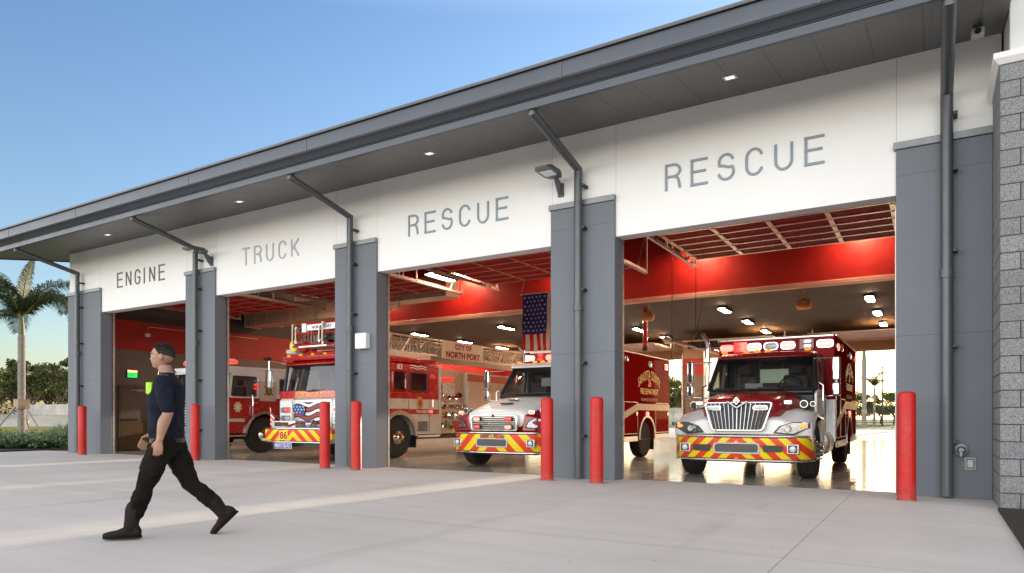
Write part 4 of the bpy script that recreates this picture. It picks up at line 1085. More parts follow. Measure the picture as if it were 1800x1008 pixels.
def ambulance_box(v, y0, y1, ztop, text):
    ym = y0 + 2.62; wr = .50
    prof = [(y0, .62), (y0, ztop), (y1, ztop), (y1, .62)]
    prof += [(ym + .66, .62)] + [(ym + .60 * math.cos(PI * k / 10), .55 + .56 * math.sin(PI * k / 10)) for k in range(11)] + [(ym - .66, .62)]
    m = MB(); m.prism([(-1.21, y, z) for y, z in prof], (2.42, 0, 0)); bx = ob('box_body', m, MAROONBOX, v, bevel=.03, seg=3)
    m = MB()
    for s in (-1, 1): m.box(s * 1.225 - .012, s * 1.225 + .012, y0 + .02, y1 - .02, ztop - .05, ztop - .02)
    m.box(-1.18, 1.18, y0 - .022, y0 - .002, ztop - .05, ztop - .02)
    ob('roof_rail', m, BRUSHED, bx)
    for s in (-1, 1):
        for a_, b_, lo_, hi_ in ((y0 + .25, ym - .70, .46, .60), (ym + .70, y1 - .05, .50, .617)):
            ob('running_board', MB().box(min(s * 1.18, s * 1.232), max(s * 1.18, s * 1.232), a_, b_, lo_, hi_), PLATE, v, bevel=.008)
    m = MB()
    for s in (-1, 1): m.box(min(s * 1.17, s * 1.218), max(s * 1.17, s * 1.218), y0 - .02, y0 + .06, .60, 1.48)
    m.box(-1.2, -1.03, y0 - .012, y0 - .002, .60, 1.48); m.box(1.03, 1.2, y0 - .012, y0 - .002, .60, 1.48)
    ob('corner_guard', m, PLATE, bx)
    m = MB(); m.box(-.45, .45, y0 + .3, y1 - .2, .42, .62); m.box(-.5, .5, 1.0, y0 + .3, .42, .60); m.tube([(.62, y0 - .5, .52), (.62, y0 + .1, .52)], .19, 16); ob('chassis', m, BLACK, v)
    for s in (-1, 1):
        m = MB(); m.lathe([(0, .25), (.02, .28), (.7, .28), (.72, .25)], (s * .92, y0 - .75, .58), 'y', 20); ob('fuel_tank', m, BRUSHED, v)
        m = MB(); m.frame([(s * 1.222, ym + .64 * math.cos(PI * k / 12), .56 + .60 * math.sin(PI * k / 12)) for k in range(13)] + [(s * 1.222, ym - .64, .5), (s * 1.222, ym + .64, .5)],
                          [(s * 1.222, ym + .58 * math.cos(PI * k / 12), .56 + .54 * math.sin(PI * k / 12)) for k in range(13)] + [(s * 1.222, ym - .58, .501), (s * 1.222, ym + .58, .501)], (s * .03, 0, 0)); ob('wheel_arch', m, BRUSHED, bx)
        wheel(v, s * 1.02, ym, .5, .30, s, BRUSHED, True)
        m = MB(); m.box(min(s * .86, s * 1.2), max(s * .86, s * 1.2), ym + .62, ym + .64, .18, .60); ob('mud_flap', m, BLACK, v)
        # doors, drawn by real seams and frames
        for (a, b, lo, hi) in ((y0 + .10, y0 + .85, .66, 2.10), (y0 + .95, ym - .68, .66, 1.52), (ym + .72, y1 - .10, .66, 1.52), (y0 + 1.0, ym + .1, 1.75, 1.95)):
            if b - a < .1: continue
            if hi - lo < .3: continue
            m = MB(); m.frame(rect_yz((a + b) / 2, (lo + hi) / 2, b - a, hi - lo, s * 1.215, .05), rect_yz((a + b) / 2, (lo + hi) / 2, b - a - .03, hi - lo - .03, s * 1.215, .045), (s * .010, 0, 0))
            d = ob('compartment_door', m, BRUSHED, bx)
            m = MB(); m.loft([rect_yz((a + b) / 2, (lo + hi) / 2, b - a - .035, hi - lo - .035, s * 1.211, .045), rect_yz((a + b) / 2, (lo + hi) / 2, b - a - .05, hi - lo - .05, s * 1.220, .04)]); ob('door_skin', m, MAROONBOX, d)
            m = MB(); m.lathe([(0, .055), (.015, .055), (.02, .03)], (s * 1.218, b - .12, 1.20), 'x', 14, s); ob('handle', m, CHROME, d)
        m = MB(); m.box(min(s * 1.221, s * 1.229), max(s * 1.221, s * 1.229), y0 + 1.9, y1 - .04, 1.30, 1.48)
        m.prism([(s * 1.221, y0 + .06, .84), (s * 1.221, y0 + .06, 1.02), (s * 1.221, y0 + 1.899, 1.48), (s * 1.221, y0 + 1.899, 1.30)], (s * .008, 0, 0)); ob('stripe', m, STRIPE, bx)
        for q, (yy, zz, ml) in enumerate(((y0 + .35, ztop - .26, REDHOT if s > 0 else REDOFF), (y0 + 1.1, ztop - .22, LAMPCLEAR), (ym + .25, ztop - .26, WHITEGLOW), (y1 - .35, ztop - .26, REDHOT))):
            lampbox('side_lamp', bx, rect_yz(yy, zz, .24, .15, s * 1.212, .03) if s > 0 else rect_yz(yy, zz, .24, .15, s * 1.212, .03), (s * .035, 0, 0), ml)
        lampbox('side_lamp', bx, rect_yz(ym + .02, 1.20, .20, .12, s * 1.212, .03), (s * .035, 0, 0), REDHOT)
    # writing on both flanks
    for s in (1, -1):
        xd = (0, s, 0); o = (s * 1.218, y0 + 2.75, 2.20)
        lettering('lettering', 'SARASOTA COUNTY', 1.75, .26, (s * 1.217, y0 + 2.85, 2.30), xd, (0, 0, 1), BRASSY, bx, bold=.0, bend=.33)
        lettering('lettering', text, .24, .20, (s * 1.217, y0 + 2.85, 2.07), xd, (0, 0, 1), BRASSY, bx, bold=.005)
        lettering('lettering', 'FIRE DEPARTMENT', 1.42, .16, (s * 1.217, y0 + 2.85, 1.83), xd, (0, 0, 1), BRASSY, bx, bold=.004)
        lettering('lettering', 'ADVANCED LIFE SUPPORT', 1.35, .085, (s * 1.217, y0 + 2.85, 1.60), xd, (0, 0, 1), GREYINK, bx, bold=.0)
    return ym

def front_text_dir(): return (1, 0, 0), (0, 0, 1)

def make_ambulance(kind, label, loc):
    v = thing('ambulance', label, 'ambulance', loc, 0, 'rescue ambulances parked in the bays')
    wy, wr = 1.02, .50
    intl = kind == 'vertical'
    # bumper
    pl_ = [(-1.21, .62), (-1.19, .34), (-1.05, .14), (-.80, .04), (-.4, 0), (0, -.01), (.4, 0), (.80, .04), (1.05, .14), (1.19, .34), (1.21, .62)]
    b = ob('bumper', bumper_loft(pl_, .37, .75), CHEV1 if intl else CHEV2, v, bevel=.008)
    m = MB(); m.loft([[(x * 1.004, y - .01, z) for x, y in pl_] for z in (.755, .79)], caps=False, closed=False); m.loft([[(x, y - .006, z) for x, y in pl_] for z in (.335, .365)], caps=False, closed=False)
    q = ob('bumper_trim', m, BRUSHED if intl else CHROME, b)
    so_ = q.modifiers.new('Solid', 'SOLIDIFY'); so_.thickness = .02
    zc = .56
    m = MB(); m.frame(rect_xz(0, zc, .80, .19, -.022, .05), rect_xz(0, zc, .74, .14, -.022, .045), (0, .03, 0)); vt = ob('vent', m, CHROME, b)
    m = MB(); m.prism(rect_xz(0, zc, .76, .15, -.018, .045), (0, .02, 0)); ob('vent_mesh', m, BLACK, vt)
    m = MB(); [m.box(-.36, .36, -.024, -.019, zc - .07 + k * .02, zc - .062 + k * .02) for k in range(8)]; ob('vent_bar', m, M('grille_bar_grey', (.12, .12, .12), .4, .5), vt)['kind'] = 'stuff'
    if intl:
        for s in (-1, 1):
            m = MB(); m.prism(rq([(s * .46, -.006, zc - .06), (s * .76, .022, zc - .055), (s * .78, .024, zc + .055), (s * .44, -.008, zc + .06)], .03), (0, -.012, 0)); ob('bumper_slot', m, BLACK, b)
    for s in (-1, 1):
        x0 = s * .93; yy = .052
        m = MB(); m.box(x0 - .10, x0 + .10, yy - .02, yy + .08, zc - .085, zc + .085); fl_ = ob('fog_lamp', m, BRUSHED, b, bevel=.012)
        m = MB(); m.box(x0 - .075, x0 + .075, yy - .025, yy - .018, zc - .065, zc + .065); ob('bezel', m, BLACK, fl_, bevel=.003)
        m = MB(); m.lathe([(-.045, .015), (-.04, .045), (-.024, .055)], (x0, yy, zc), 'y', 18); ob('lens', m, WHITEGLOW, fl_)
    m = MB(); m.box(-.9, .9, .3, .5, .30, .42); m.tube([(-.95, wy, .42), (.95, wy, .42)], .06, 10); m.box(-.42, .42, .2, 1.8, .42, .62); ob('axle', m, BLACK, v)
    body = WHITEPAINT if intl else MAROON
    fz = 1.27 if intl else 1.18
    for s in (-1, 1):
        ob('fender', fender_mesh(s, wy, wr, .50, 1.205, fz, .20, 1.86, .80), body, v, bevel=.02, seg=2, smooth=50)
        wheel(v, s * 1.04, wy, wr, .29, s)
        m = MB(); m.box(s * 1.0 - .06, s * 1.0 + .06, wy - .5, wy + .52, .48, 1.05); m.box(-.2 + s * .7, .2 + s * .7, wy - .45, wy + .5, .75, 1.06); ob('wheel_well', m, BLACK, v)
    # nose, hood, grille
    if intl:
        m = MB(); m.loft(hood_loft([(.13, .80, 1.06, .05, .80), (.24, .84, 1.12, .06, .8), (.6, .80, 1.14, .06, .8)])); ob('nose_panel', m, WHITEPAINT, v, smooth=50, bevel=.02)
        m = MB(); m.loft(hood_loft([(.155, .56, 1.41, .06, .95), (.24, .66, 1.46, .10, .95), (.55, .76, 1.52, .16, .95), (1.1, .86, 1.585, .18, .95), (1.92, 1.00, 1.67, .18, 1.0)])); hd = ob('hood', m, MAROON, v, smooth=60, subsurf=1)
        gy = .065
        def G(x, z): return (x, gy - .055 + (z - .84) * .10 + abs(x) ** 2 * .10, z)
        trap = [(-.45, .86), (.45, .86), (.61, 1.38), (-.61, 1.38)]
        out = rq([G(*p) for p in trap], .07, 4); c = Vector(G(0, 1.12)); inn = [c + Vector(((p.x) * .925, (p.y - c.y) * .9, (p.z - c.z) * .89)) for p in out]
        m = MB(); m.frame(out, inn, (0, .06, 0)); gr = ob('grille', m, CHROME, v, bevel=.012)
        m = MB(); m.prism([p + Vector((0, .022, 0)) for p in inn], (0, .05, 0)); ob('grille_core', m, BLACK, gr)
        for k in range(15):
            t_ = (k - 7) / 7
            xt, xb = t_ * .545, t_ * .415
            zt_ = 1.355 - max(0, .09 - abs(xt) * .8) ; m = MB()
            m.tube([G(xb, .885), G((xb + xt) / 2, 1.12), G(xt, zt_)], .0085 if k != 7 else .012, 6); ob('grille_bar', m, DIMCHROME, gr)
        m = MB(); a, b_, c_ = Vector(G(-.17, 1.38)), Vector(G(0, 1.27)), Vector(G(.17, 1.38))
        m.tube([a + Vector((0, -.01, 0)), b_ + Vector((0, -.015, 0)), c_ + Vector((0, -.01, 0))], .02, 8); ob('grille_vee', m, CHROME, gr)
        m = MB(); e = Vector((0, .015, 1.395)); m.prism([e + Vector(p) for p in ((0, 0, -.075), (.062, 0, 0), (0, 0, .075), (-.062, 0, 0))], (0, -.018, 0)); em = ob('emblem', m, CHROME, gr, bevel=.006)
        m = MB(); [m.prism([e + Vector(p) for p in pp], (0, -.004, 0)) for pp in (((0, -.019, .052), (-.04, -.019, .004), (-.008, -.019, .004)), ((0, -.019, .052), (.008, -.019, .004), (.04, -.019, .004)), ((0, -.019, -.052), (.04, -.019, -.004), (-.04, -.019, -.004)))]
        ob('emblem_face', m, M('emblem_red', (.5, .02, .02), .3), em)
        for s in (-1, 1):
            cx = s * .40; z_ = 1.27; y_ = G(cx, z_)[1] - .02
            lampbox('grille_strobe', gr, oval_xz(cx, z_, .22, .07, y_), (0, -.03, 0), WHITEGLOW)
            # headlamp wraps round the corner
            pts = [Vector((s * .60, .105, .83)), Vector((s * .92, .125, .80)), Vector((s * 1.18, .26, .92)), Vector((s * 1.18, .25, 1.02)), Vector((s * .90, .13, 1.02)), Vector((s * .70, .11, .95))]
            pts = [p + Vector((0, -.012, 0)) for p in pts]
            m = MB(); m.prism(pts, (0, .08, 0)); hl = ob('headlight', m, BLACK, v, bevel=.012)
            cc = sum(pts, Vector()) / 6; m = MB(); m.prism([cc + (p - cc) * .86 + Vector((0, -.006, 0)) for p in pts], (0, .01, 0)); ob('lens', m, HEADLENS, hl, bevel=.004)
            m = MB(); m.lathe([(-.02, .05), (.01, .06)], (s * .84, .088, .905), 'y', 16); ob('bulb', m, CHROME, hl)
            m = MB(); m.ball((s * 1.07, .175, .95), (.06, .03, .035)); ob('turn_lens', m, AMBER, hl)
            m = MB(); m.box(s * .78 - .07, s * .78 + .07, .45, .49, 1.33, 1.41); sb = ob('hood_marker', m, BRUSHED, v, bevel=.01)
        lettering('lettering', 'RESCUE', .17, .035, (-.18, .90, 1.615), (1, 0, 0), (0, 1, .15), BRASSY, hd, bold=.01, off=.02)
        m = MB(); m.tube([(-1.12, 2.2, 1.75), (-1.12, 2.25, 2.5), (-1.12, 2.25, 2.66), (-1.15, 2.20, 2.78), (-1.21, 2.10, 2.86)], .045, 14); ob('exhaust_stack', m, CHROME, v)
    else:
        rings = hood_loft([(.10, .70, 1.19, .07, .80), (.20, .80, 1.27, .10, .80), (.5, .88, 1.37, .17, .82), (1.1, .96, 1.52, .22, .86), (1.92, 1.06, 1.66, .22, .95)])
        m = MB(); m.loft(rings); hd = ob('hood', m, WHITEPAINT, v, smooth=60, subsurf=1)
        for s in (-1, 1):
            m = MB(); m.loft([[(s * .66, .12, .80), (s * .98, .17, .80), (s * 1.02, .20, 1.10), (s * .72, .14, 1.16)], [(s * .72, .6, .80), (s * 1.05, .6, .80), (s * 1.10, .6, 1.2), (s * .80, .6, 1.28)]][::s]); ob('cheek', m, MAROON, v, bevel=.03, seg=3)
            pts = [Vector((s * .74, .13, .88)), Vector((s * .98, .155, .86)), Vector((s * 1.17, .38, .96)), Vector((s * 1.14, .34, 1.08)), Vector((s * .95, .18, 1.10)), Vector((s * .80, .14, 1.0))]
            pts = [p + Vector((0, -.015, 0)) for p in pts]
            m = MB(); m.prism(pts, (0, .08, 0)); hl = ob('headlight', m, BLACK, v, bevel=.012)
            cc = sum(pts, Vector()) / 6; m = MB(); m.prism([cc + (p - cc) * .84 + Vector((0, -.008, 0)) for p in pts], (0, .01, 0)); ob('lens', m, HEADLENS, hl, bevel=.004)
            lampbox('fender_strobe', v, oval_xz(s * .90, 1.21, .13, .07, .16), (0, -.03, 0), REDHOT)
        gy = .07
        out = rect_xz(0, .985, 1.22, .36, gy - .03, .07, 4); inn = rect_xz(0, .985, 1.10, .27, gy - .03, .05, 4)
        m = MB(); m.frame(out, inn, (0, .08, 0)); gr = ob('grille', m, CHROME, v, bevel=.012)
        m = MB(); m.prism([p + Vector((0, .05, 0)) for p in inn], (0, .1, 0)); ob('grille_core', m, BLACK, gr)
        for k in range(6):
            m = MB(); z_ = .875 + k * .044; m.box(-.55, .55, gy - .02, gy + .01, z_ - .008, z_ + .010); ob('grille_bar', m, CHROME, gr, bevel=.004)
        m = MB(); m.lathe([(0, .035), (.012, .03)], (0, gy - .04, 1.135), 'y', 14); ob('emblem', m, BLACK, gr)
        for sx, zz, lm in ((-.40, 1.065, REDHOT), (.40, 1.065, REDOFF), (-.40, .895, REDOFF), (.40, .895, REDHOT)):
            lampbox('grille_strobe', gr, oval_xz(sx, zz, .16, .075, gy - .05), (0, -.03, 0), lm, BLACK, 1.1)
        lettering('lettering', 'RESCUE  26', .62, .075, (.02, -.012, .705), (1, 0, 0), (0, 0, 1), M('dark_grey_ink', (.10, .08, .08), .4), b, bold=.02, off=.012)
        m = MB(); m.tube([(-1.08, 3.2, 2.2), (-1.08, 3.2, 2.72), (-1.10, 3.16, 2.84), (-1.16, 3.08, 2.93)], .04, 12); ob('exhaust_stack', m, CHROME, v)
        m = MB(); m.box(-.15, .15, .52, .66, 1.40, 1.425); m.box(-.12, .12, .85, .97, 1.485, 1.505); ob('hood_vent', m, BLACK, hd, bevel=.01)
    # horns on the shoulders
    for s in (-1, 1):
        for q, (dx, r_) in enumerate(((0, .066), (.15, .045))):
            m = MB(); cx = s * (.98 + dx * (1 if s > 0 else -.0)) if s > 0 else -1.02 + dx
            m.lathe([(-.07, r_ * 1.05), (-.05, r_), (.06, r_ * .8), (.09, r_ * .3)], (cx, .95 if intl else .55, fz + .075), 'y', 18); hn = ob('horn', m, DIMCHROME, v)
            m = MB(); m.lathe([(-.080, r_ * .80), (-.071, r_ * .86)], (cx, .95 if intl else .55, fz + .075), 'y', 14); ob('horn_mouth', m, BLACK, hn)
            m = MB(); m.box(cx - .012, cx + .012, (.95 if intl else .55) - .02, (.95 if intl else .55) + .02, fz - .06, fz + .03); ob('horn_foot', m, BLACK, hn)
    ws = cab(v, 1.90, 3.42, 1.03, .94, 1.66, 2.34, .50, MAROON if intl else WHITEPAINT, MAROON if intl else WHITEPAINT, GLASS, WHITEPAINT, zlow=.62)
    m = MB(); m.box(-.35, .0, 2.22, 2.24, 1.70, 1.80) if intl else m.box(-.05, .30, 2.28, 2.30, 1.86, 2.06)
    ob('paper_sheet', m, M('paper', (.75, .75, .72), .7), v)
    # rear cab wall with a window; the pane itself glows in place of a lit room
    m = MB(); m.frame([(-1.0, 3.40, 1.2), (1.0, 3.40, 1.2), (1.0, 3.40, 2.36), (-1.0, 3.40, 2.36)], [(-.30, 3.40, 1.86), (.30, 3.40, 1.86), (.30, 3.40, 2.16), (-.30, 3.40, 2.16)], (0, .04, 0)); ob('cab_rear_wall', m, SEAT, v)
    m = MB(); m.add([(-.30, 3.448, 1.86), (.30, 3.448, 1.86), (.30, 3.448, 2.16), (-.30, 3.448, 2.16)], [(0, 1, 2, 3)]); ob('pass_window', m, M('glowing_pass_pane', (.45, .5, .42), .5, emit=.09, ecol=(.75, .9, .65)), v)
    for s in (-1, 1): mirror_arm(v, s, s * 1.40, 1.95, 2.02)
    m = MB()
    for s in (-1, 1):
        m = MB(); m.tube([(s * 1.08, 2.02, 1.10), (s * 1.16, 2.0, 1.15), (s * 1.16, 2.0, 1.72), (s * 1.08, 2.02, 1.78)], .016, 8); ob('grab_rail', m, CHROME, v)
    y0 = 3.46
    ambulance_box(v, y0, 8.05, 2.87, '26')
    # front face lamps over the cab
    for cx, w_, lm in ((-1.02, .30, REDHOT if intl else WHITELIT), (-.42, .27, WHITELIT if intl else REDHOT), (-.07, .27, WHITEGLOW), (.28, .27, WHITELIT), (1.02, .30, WHITELIT if intl else REDHOT)):
        lampbox('front_lamp', v, oval_xz(cx, 2.665, w_, .15, y0 - .012), (0, -.045, 0), lm)
    for cx, lm in ((-.72, REDLIT), (.66, LAMPCLEAR)):
        m = MB(); m.box(cx - .15, cx + .15, y0 - .05, y0 - .002, 2.56, 2.79); pb = ob('lamp_panel', m, REDOFF if intl and cx < 0 else MAROON, v, bevel=.01)
        for zz in (2.63, 2.73):
            m = MB(); m.prism(oval_xz(cx + .02, zz, .15, .06, y0 - .052), (0, -.018, 0)); ob('lens', m, lm, pb)
    for cx in (-.40, -.18, .04, .80, -.85):
        m = MB(); m.ball((cx, 2.58, 2.485), (.07, .05, .03)); ob('marker_lamp', m, AMBER, v)
    if not intl:
        m = MB(); m.box(-1.0, 1.0, y0 - .10, y0 - .052, 2.775, 2.83); ob('light_bar', m, WHITEPAINT, v, bevel=.015)
    return v
make_ambulance('vertical', 'nearest ambulance, maroon hood, white fenders and upright barred chrome grille', (-2.95, 1.22, 0))
make_ambulance('horizontal', 'ambulance with white hood and horizontal bar grille, half behind the pilaster', (-8.05, 1.16, 0))

# ------------------------------------------------------------------ ladder truck
v = thing('ladder_truck', 'red and white ladder truck with CITY OF NORTH PORT sign on its ladder', 'fire truck', (-13.70, 1.35, 0))
LT = v
ws = cab(v, .02, 3.70, 1.20, 1.20, 1.78, 2.50, .12, FIRERED, FIRERED, GLASS, FIRERED, zlow=1.6, doorlen=1.3, bulge=.10)
# lower cab front and sides with arch
wr = .56; wy = 1.92
arch = [(wy + .66 * math.cos(PI * k / 12), .60 + .62 * math.sin(PI * k / 12)) for k in range(13)]
prof = [(0.0, .62), (0.0, 1.62), (3.70, 1.62), (3.70, .62)] + [(wy + .68, .62)] + arch + [(wy - .68, .62)]
m = MB(); m.prism([(-1.24, y, z) for y, z in prof], (2.48, 0, 0)); cb = ob('lower_cab', m, CREAMPAINT, v, bevel=.03, seg=3)
m = MB(); m.prism([(-1.245, -.005, 1.62), (-1.245, 3.70, 1.62), (-1.245, 3.70, 1.80), (-1.245, -.005, 1.80)], (2.49, 0, 0)); ob('belt_band', m, FIRERED, v, bevel=.02)
m = MB(); m.box(-1.18, 1.18, 3.60, 3.70, 1.80, 2.62); m.box(-1.17, -1.10, 1.45, 3.6, 1.8, 2.6); m.box(1.10, 1.17, 1.45, 3.6, 1.8, 2.6); m.box(-1.1, 1.1, 1.6, 1.68, 1.8, 2.5); ob('cab_rear_wall', m, FIRERED, v, bevel=.01)
m = MB(); m.loft([[(-1.16, .02, 2.60), (1.16, .02, 2.60), (1.16, 3.70, 2.66), (-1.16, 3.70, 2.66)], [(-1.18, -.02, 2.72), (1.18, -.02, 2.72), (1.18, 3.72, 2.80), (-1.18, 3.72, 2.80)]]); ob('cab_roof_cap', m, FIRERED, v, bevel=.03)
for s in (-1, 1):
    X = s * 1.246
    m = MB(); m.box(min(X, X + s * .006), max(X, X + s * .006), .7, 3.69, 1.20, 1.34); stp = ob('stripe', m, FIRERED, cb)
    lettering('lettering', 'PARAMEDIC', .62, .085, (s * 1.253, 2.97, 1.27), (0, s, 0), (0, 0, 1), WHITEINK, cb, bold=.015)
    for a, b_ in ((1.70, 2.22), (2.42, 3.12)):
        o = rect_yz((a + b_) / 2, 2.11, b_ - a + .05, .55, s * 1.233, .05); i_ = rect_yz((a + b_) / 2, 2.11, b_ - a - .03, .47, s * 1.233, .04)
        m = MB(); m.frame(o, i_, (s * .022, 0, 0)); wf = ob('side_window', m, CHROME if a < 2 else BLACK, v)
        m = MB(); m.add(i_, [tuple(range(len(i_)))]); ob('window_glass', m, M('black_window_glass', (.012, .013, .014), .05, coat=1), wf)
    for yy in (2.32, 3.24):
        m = MB(); m.box(min(X, X + s * .004), max(X, X + s * .004), yy, yy + .012, .66, 1.60); m.box(s * 1.234 - .003, s * 1.234 + .003, yy, yy + .012, 1.80, 2.60); ob('door_seam', m, BLACK, cb)
    m = MB(); m.tube([(X, 3.36, 1.38), (X + s * .05, 3.36, 1.40), (X + s * .05, 3.36, 1.62), (X, 3.36, 1.64)], .012, 6); ob('door_handle', m, CHROME, cb)
    m = MB(); m.prism([(X, 2.82 + .15 * math.cos(2 * PI * k / 20), 1.50 + .19 * math.sin(2 * PI * k / 20)) for k in range(20)], (s * .006, 0, 0)); cr_ = ob('crest', m, M('crest_gold', (.55, .33, .06), .4), cb)
    m = MB(); m.prism([(X + s * .007, 2.82 + .075 * math.cos(2 * PI * k / 16), 1.50 + .10 * math.sin(2 * PI * k / 16)) for k in range(16)], (s * .004, 0, 0)); ob('crest_centre', m, REDINK, cr_)
    m = MB(); m.frame([(X, wy + .76 * math.cos(PI * k / 14), .58 + .72 * math.sin(PI * k / 14)) for k in range(15)], [(X, wy + .64 * math.cos(PI * k / 14), .58 + .60 * math.sin(PI * k / 14)) for k in range(15)], (s * .05, 0, 0)); ob('wheel_arch', m, BRUSHED, cb)
    wheel(v, s * 1.06, wy, wr, .32, s, M('warm_polished_alloy', (.78, .66, .50), .12, 1))
    m = MB(); m.box(min(s * .9, s * 1.24), max(s * .9, s * 1.24), wy + .72, wy + .75, .25, .62); ob('mud_flap', m, BLACK, v)
    m = MB(); m.box(min(X, X + s * .01), max(X, X + s * .01), 2.72, 3.18, .70, 1.0); m2 = ob('vent_panel', m, BRUSHED, cb)
    m = MB(); [m.box(min(X + s * .011, X + s * .018), max(X + s * .011, X + s * .018), 2.74 + k * .03, 2.752 + k * .03, .71, .99) for k in range(14)]; ob('louvre', m, M('louvre_grey', (.25, .23, .2), .5, .4), m2)['kind'] = 'stuff'
    m = MB(); m.box(min(s * 1.1, s * 1.28), max(s * 1.1, s * 1.28), 2.7, 3.7, .54, .60); ob('step', m, PLATE, v)
    lampbox('side_lamp', v, rect_yz(3.30, 1.27, .14, .10, s * 1.25, .02), (s * .03, 0, 0), REDLIT)
    lettering('lettering', '83', .22, .16, (s * 1.236, 1.96, 2.50), (0, s, 0), (0, 0, 1), WHITEINK, v, bold=.02)
    # waving stripes above the rear window
    for q, mt_ in ((0, WHITEINK), (1, REDINK), (2, WHITEINK)):
        m = MB(); sn = [(s * 1.234, 2.40 + .72 * k / 12, 2.475 + q * .035 + .018 * math.sin(k * .9)) for k in range(13)]
        m.loft([[p, (p[0], p[1], p[2] + .018), (p[0] + s * .004, p[1], p[2] + .018), (p[0] + s * .004, p[1], p[2])] for p in sn]); ob('flag_graphic', m, mt_, v)
# front: grille with flag waves, lights, bumper
m = MB(); m.box(-.72, .72, -.05, 0, .86, 1.58); gr = ob('grille', m, BRUSHED, v, bevel=.02)
m = MB(); m.box(-.66, .66, -.056, -.051, .92, 1.50); ob('grille_mesh', m, M('dark_grille_mesh', (.05, .05, .055), .4, .6), gr)
for q in range(5):
    zz = 1.42 - q * .11; mt_ = (M('flag_silver', (.45, .47, .52), .25, .8), M('flag_deep_red', (.30, .02, .02), .3))[q % 2]
    m = MB(); sn = [(-.64 + 1.28 * k / 24, -.066 - .006 * q, zz + .05 * math.sin(k * .42 + .5)) for k in range(25)]
    m.loft([[p, (p[0], p[1] + .008, p[2]), (p[0], p[1] + .008, p[2] + .075), (p[0], p[1], p[2] + .075)] for p in sn]); ob('flag_wave', m, mt_, gr)
m = MB(); m.prism(rq([(-.66, -.10, 1.22), (-.22, -.10, 1.16), (-.20, -.10, 1.40), (-.66, -.10, 1.44)], .05), (0, .012, 0)); fb = ob('flag_canton', m, M('flag_blue_metal', (.03, .07, .25), .25, .5), gr)
m = MB()
for k in range(11): m.lathe([(-.006, .004), (-.004, .02), (0, .02)], (-.61 + (k % 4) * .115 + (.05 if k // 4 % 2 else 0), -.101, 1.38 - (k // 4) * .075), 'y', 5)
ob('canton_star', m, WHITEINK, fb)['kind'] = 'stuff'
m = MB(); m.box(-1.245, 1.245, -.03, 0, 1.60, 1.80); bb = ob('name_band', m, FIRERED, v, bevel=.01)
lettering('lettering', 'NORTH PORT', 1.0, .12, (-.12, -.034, 1.70), (1, 0, 0), (0, 0, 1), BRASSY, bb, bold=.0, shear=.3, bend=.06)
for s in (-1, 1):
    m = MB(); m.box(s * .98 - .24, s * .98 + .24, -.06, 0, .92, 1.56); hp = ob('light_cluster', m, WHITEPAINT, v, bevel=.03)
    for zz, lm in ((1.30, REDLIT), (1.08, WHITELIT)):
        m = MB(); m.prism(rect_xz(s * .97, zz, .38, .14, -.075, .03), (0, .012, 0)); hh = ob('headlight', m, CHROME, hp)
        for dx in (-.09, .09):
            m = MB(); m.prism(rect_xz(s * .97 + dx, zz, .15, .10, -.088, .02), (0, .012, 0)); ob('lens', m, (LAMPCLEAR if dx * s > 0 else WHITEGLOW) if zz < 1.2 else (LAMPCLEAR if dx * s > 0 else REDLIT), hh)
m = MB(); m.box(-1.24, 1.24, -.62, -.0, .50, .56); m.box(-.85, .85, -.60, -.02, .80, .84); ob('bumper_deck', m, PLATE, v)
m = MB(); m.box(-.92, -.05, -.55, -.06, .84, 1.02); tr_ = ob('hose_tray', m, BRUSHED, v, bevel=.01)
m = MB(); m.box(-.82, -.30, -.556, -.551, .87, .98); ob('tray_opening', m, BLACK, tr_)
m = MB(); m.tube([(-.5, -.58, .92), (-.3, -.60, .88), (-.1, -.58, .93), (.0, -.5, .97), (.15, -.5, .95)], .022, 8); ob('hose', m, M('dark_red_hose', (.3, .03, .02), .6), tr_)
m = MB(); m.ball((.3, -.4, .93), (.12, .12, .09)); m.tube([(.3, -.4, .93), (.5, -.45, 1.0), (.6, -.5, .9)], .05, 8); ob('siren', m, CHROME, v)
bp = [(-1.25, -.30), (-1.22, -.52), (-1.05, -.66), (-.6, -.66), (0, -.66), (.6, -.66), (1.05, -.66), (1.22, -.52), (1.25, -.30)]
b = ob('bumper', bumper_loft(bp, .50, .80, .06), CHEV3, v, bevel=.006)
m = MB(); m.loft([[(x, y - .008, z) for x, y in bp] for z in (.805, .835)], caps=False, closed=False); m.loft([[(x, y - .008, z) for x, y in bp] for z in (.465, .495)], caps=False, closed=False); q_ = ob('bumper_trim', m, CHROME, b); q_.modifiers.new('Solid', 'SOLIDIFY').thickness = .02
m = MB(); m.box(-.49, -.19, -.672, -.661, .53, .77); ob('number_plate', m, M('yellow_plate', (.80, .62, .01), .4), b)
lettering('lettering', '86', .27, .20, (-.34, -.672, .65), (1, 0, 0), (0, 0, 1), REDINK, b, bold=.03)
m = MB(); m.box(-.66, -.02, -.70, -.68, .31, .46); sg = ob('street_sign', m, WHITEPAINT, b, bevel=.01)
m = MB(); m.box(-.648, -.032, -.706, -.701, .322, .448); ob('sign_face', m, M('sign_blue', (.02, .05, .30), .4), sg)
lettering('lettering', 'PRETO BLVD', .56, .085, (-.34, -.707, .385), (1, 0, 0), (0, 0, 1), WHITEINK, sg, bold=.012)
m = MB(); m.box(-1.0, 1.0, -.5, 0, .36, .48); m.box(-.5, .5, 0, 9, .45, .70); m.tube([(-1, wy, .5), (1, wy, .5)], .08, 10); ob('chassis', m, BLACK, v)
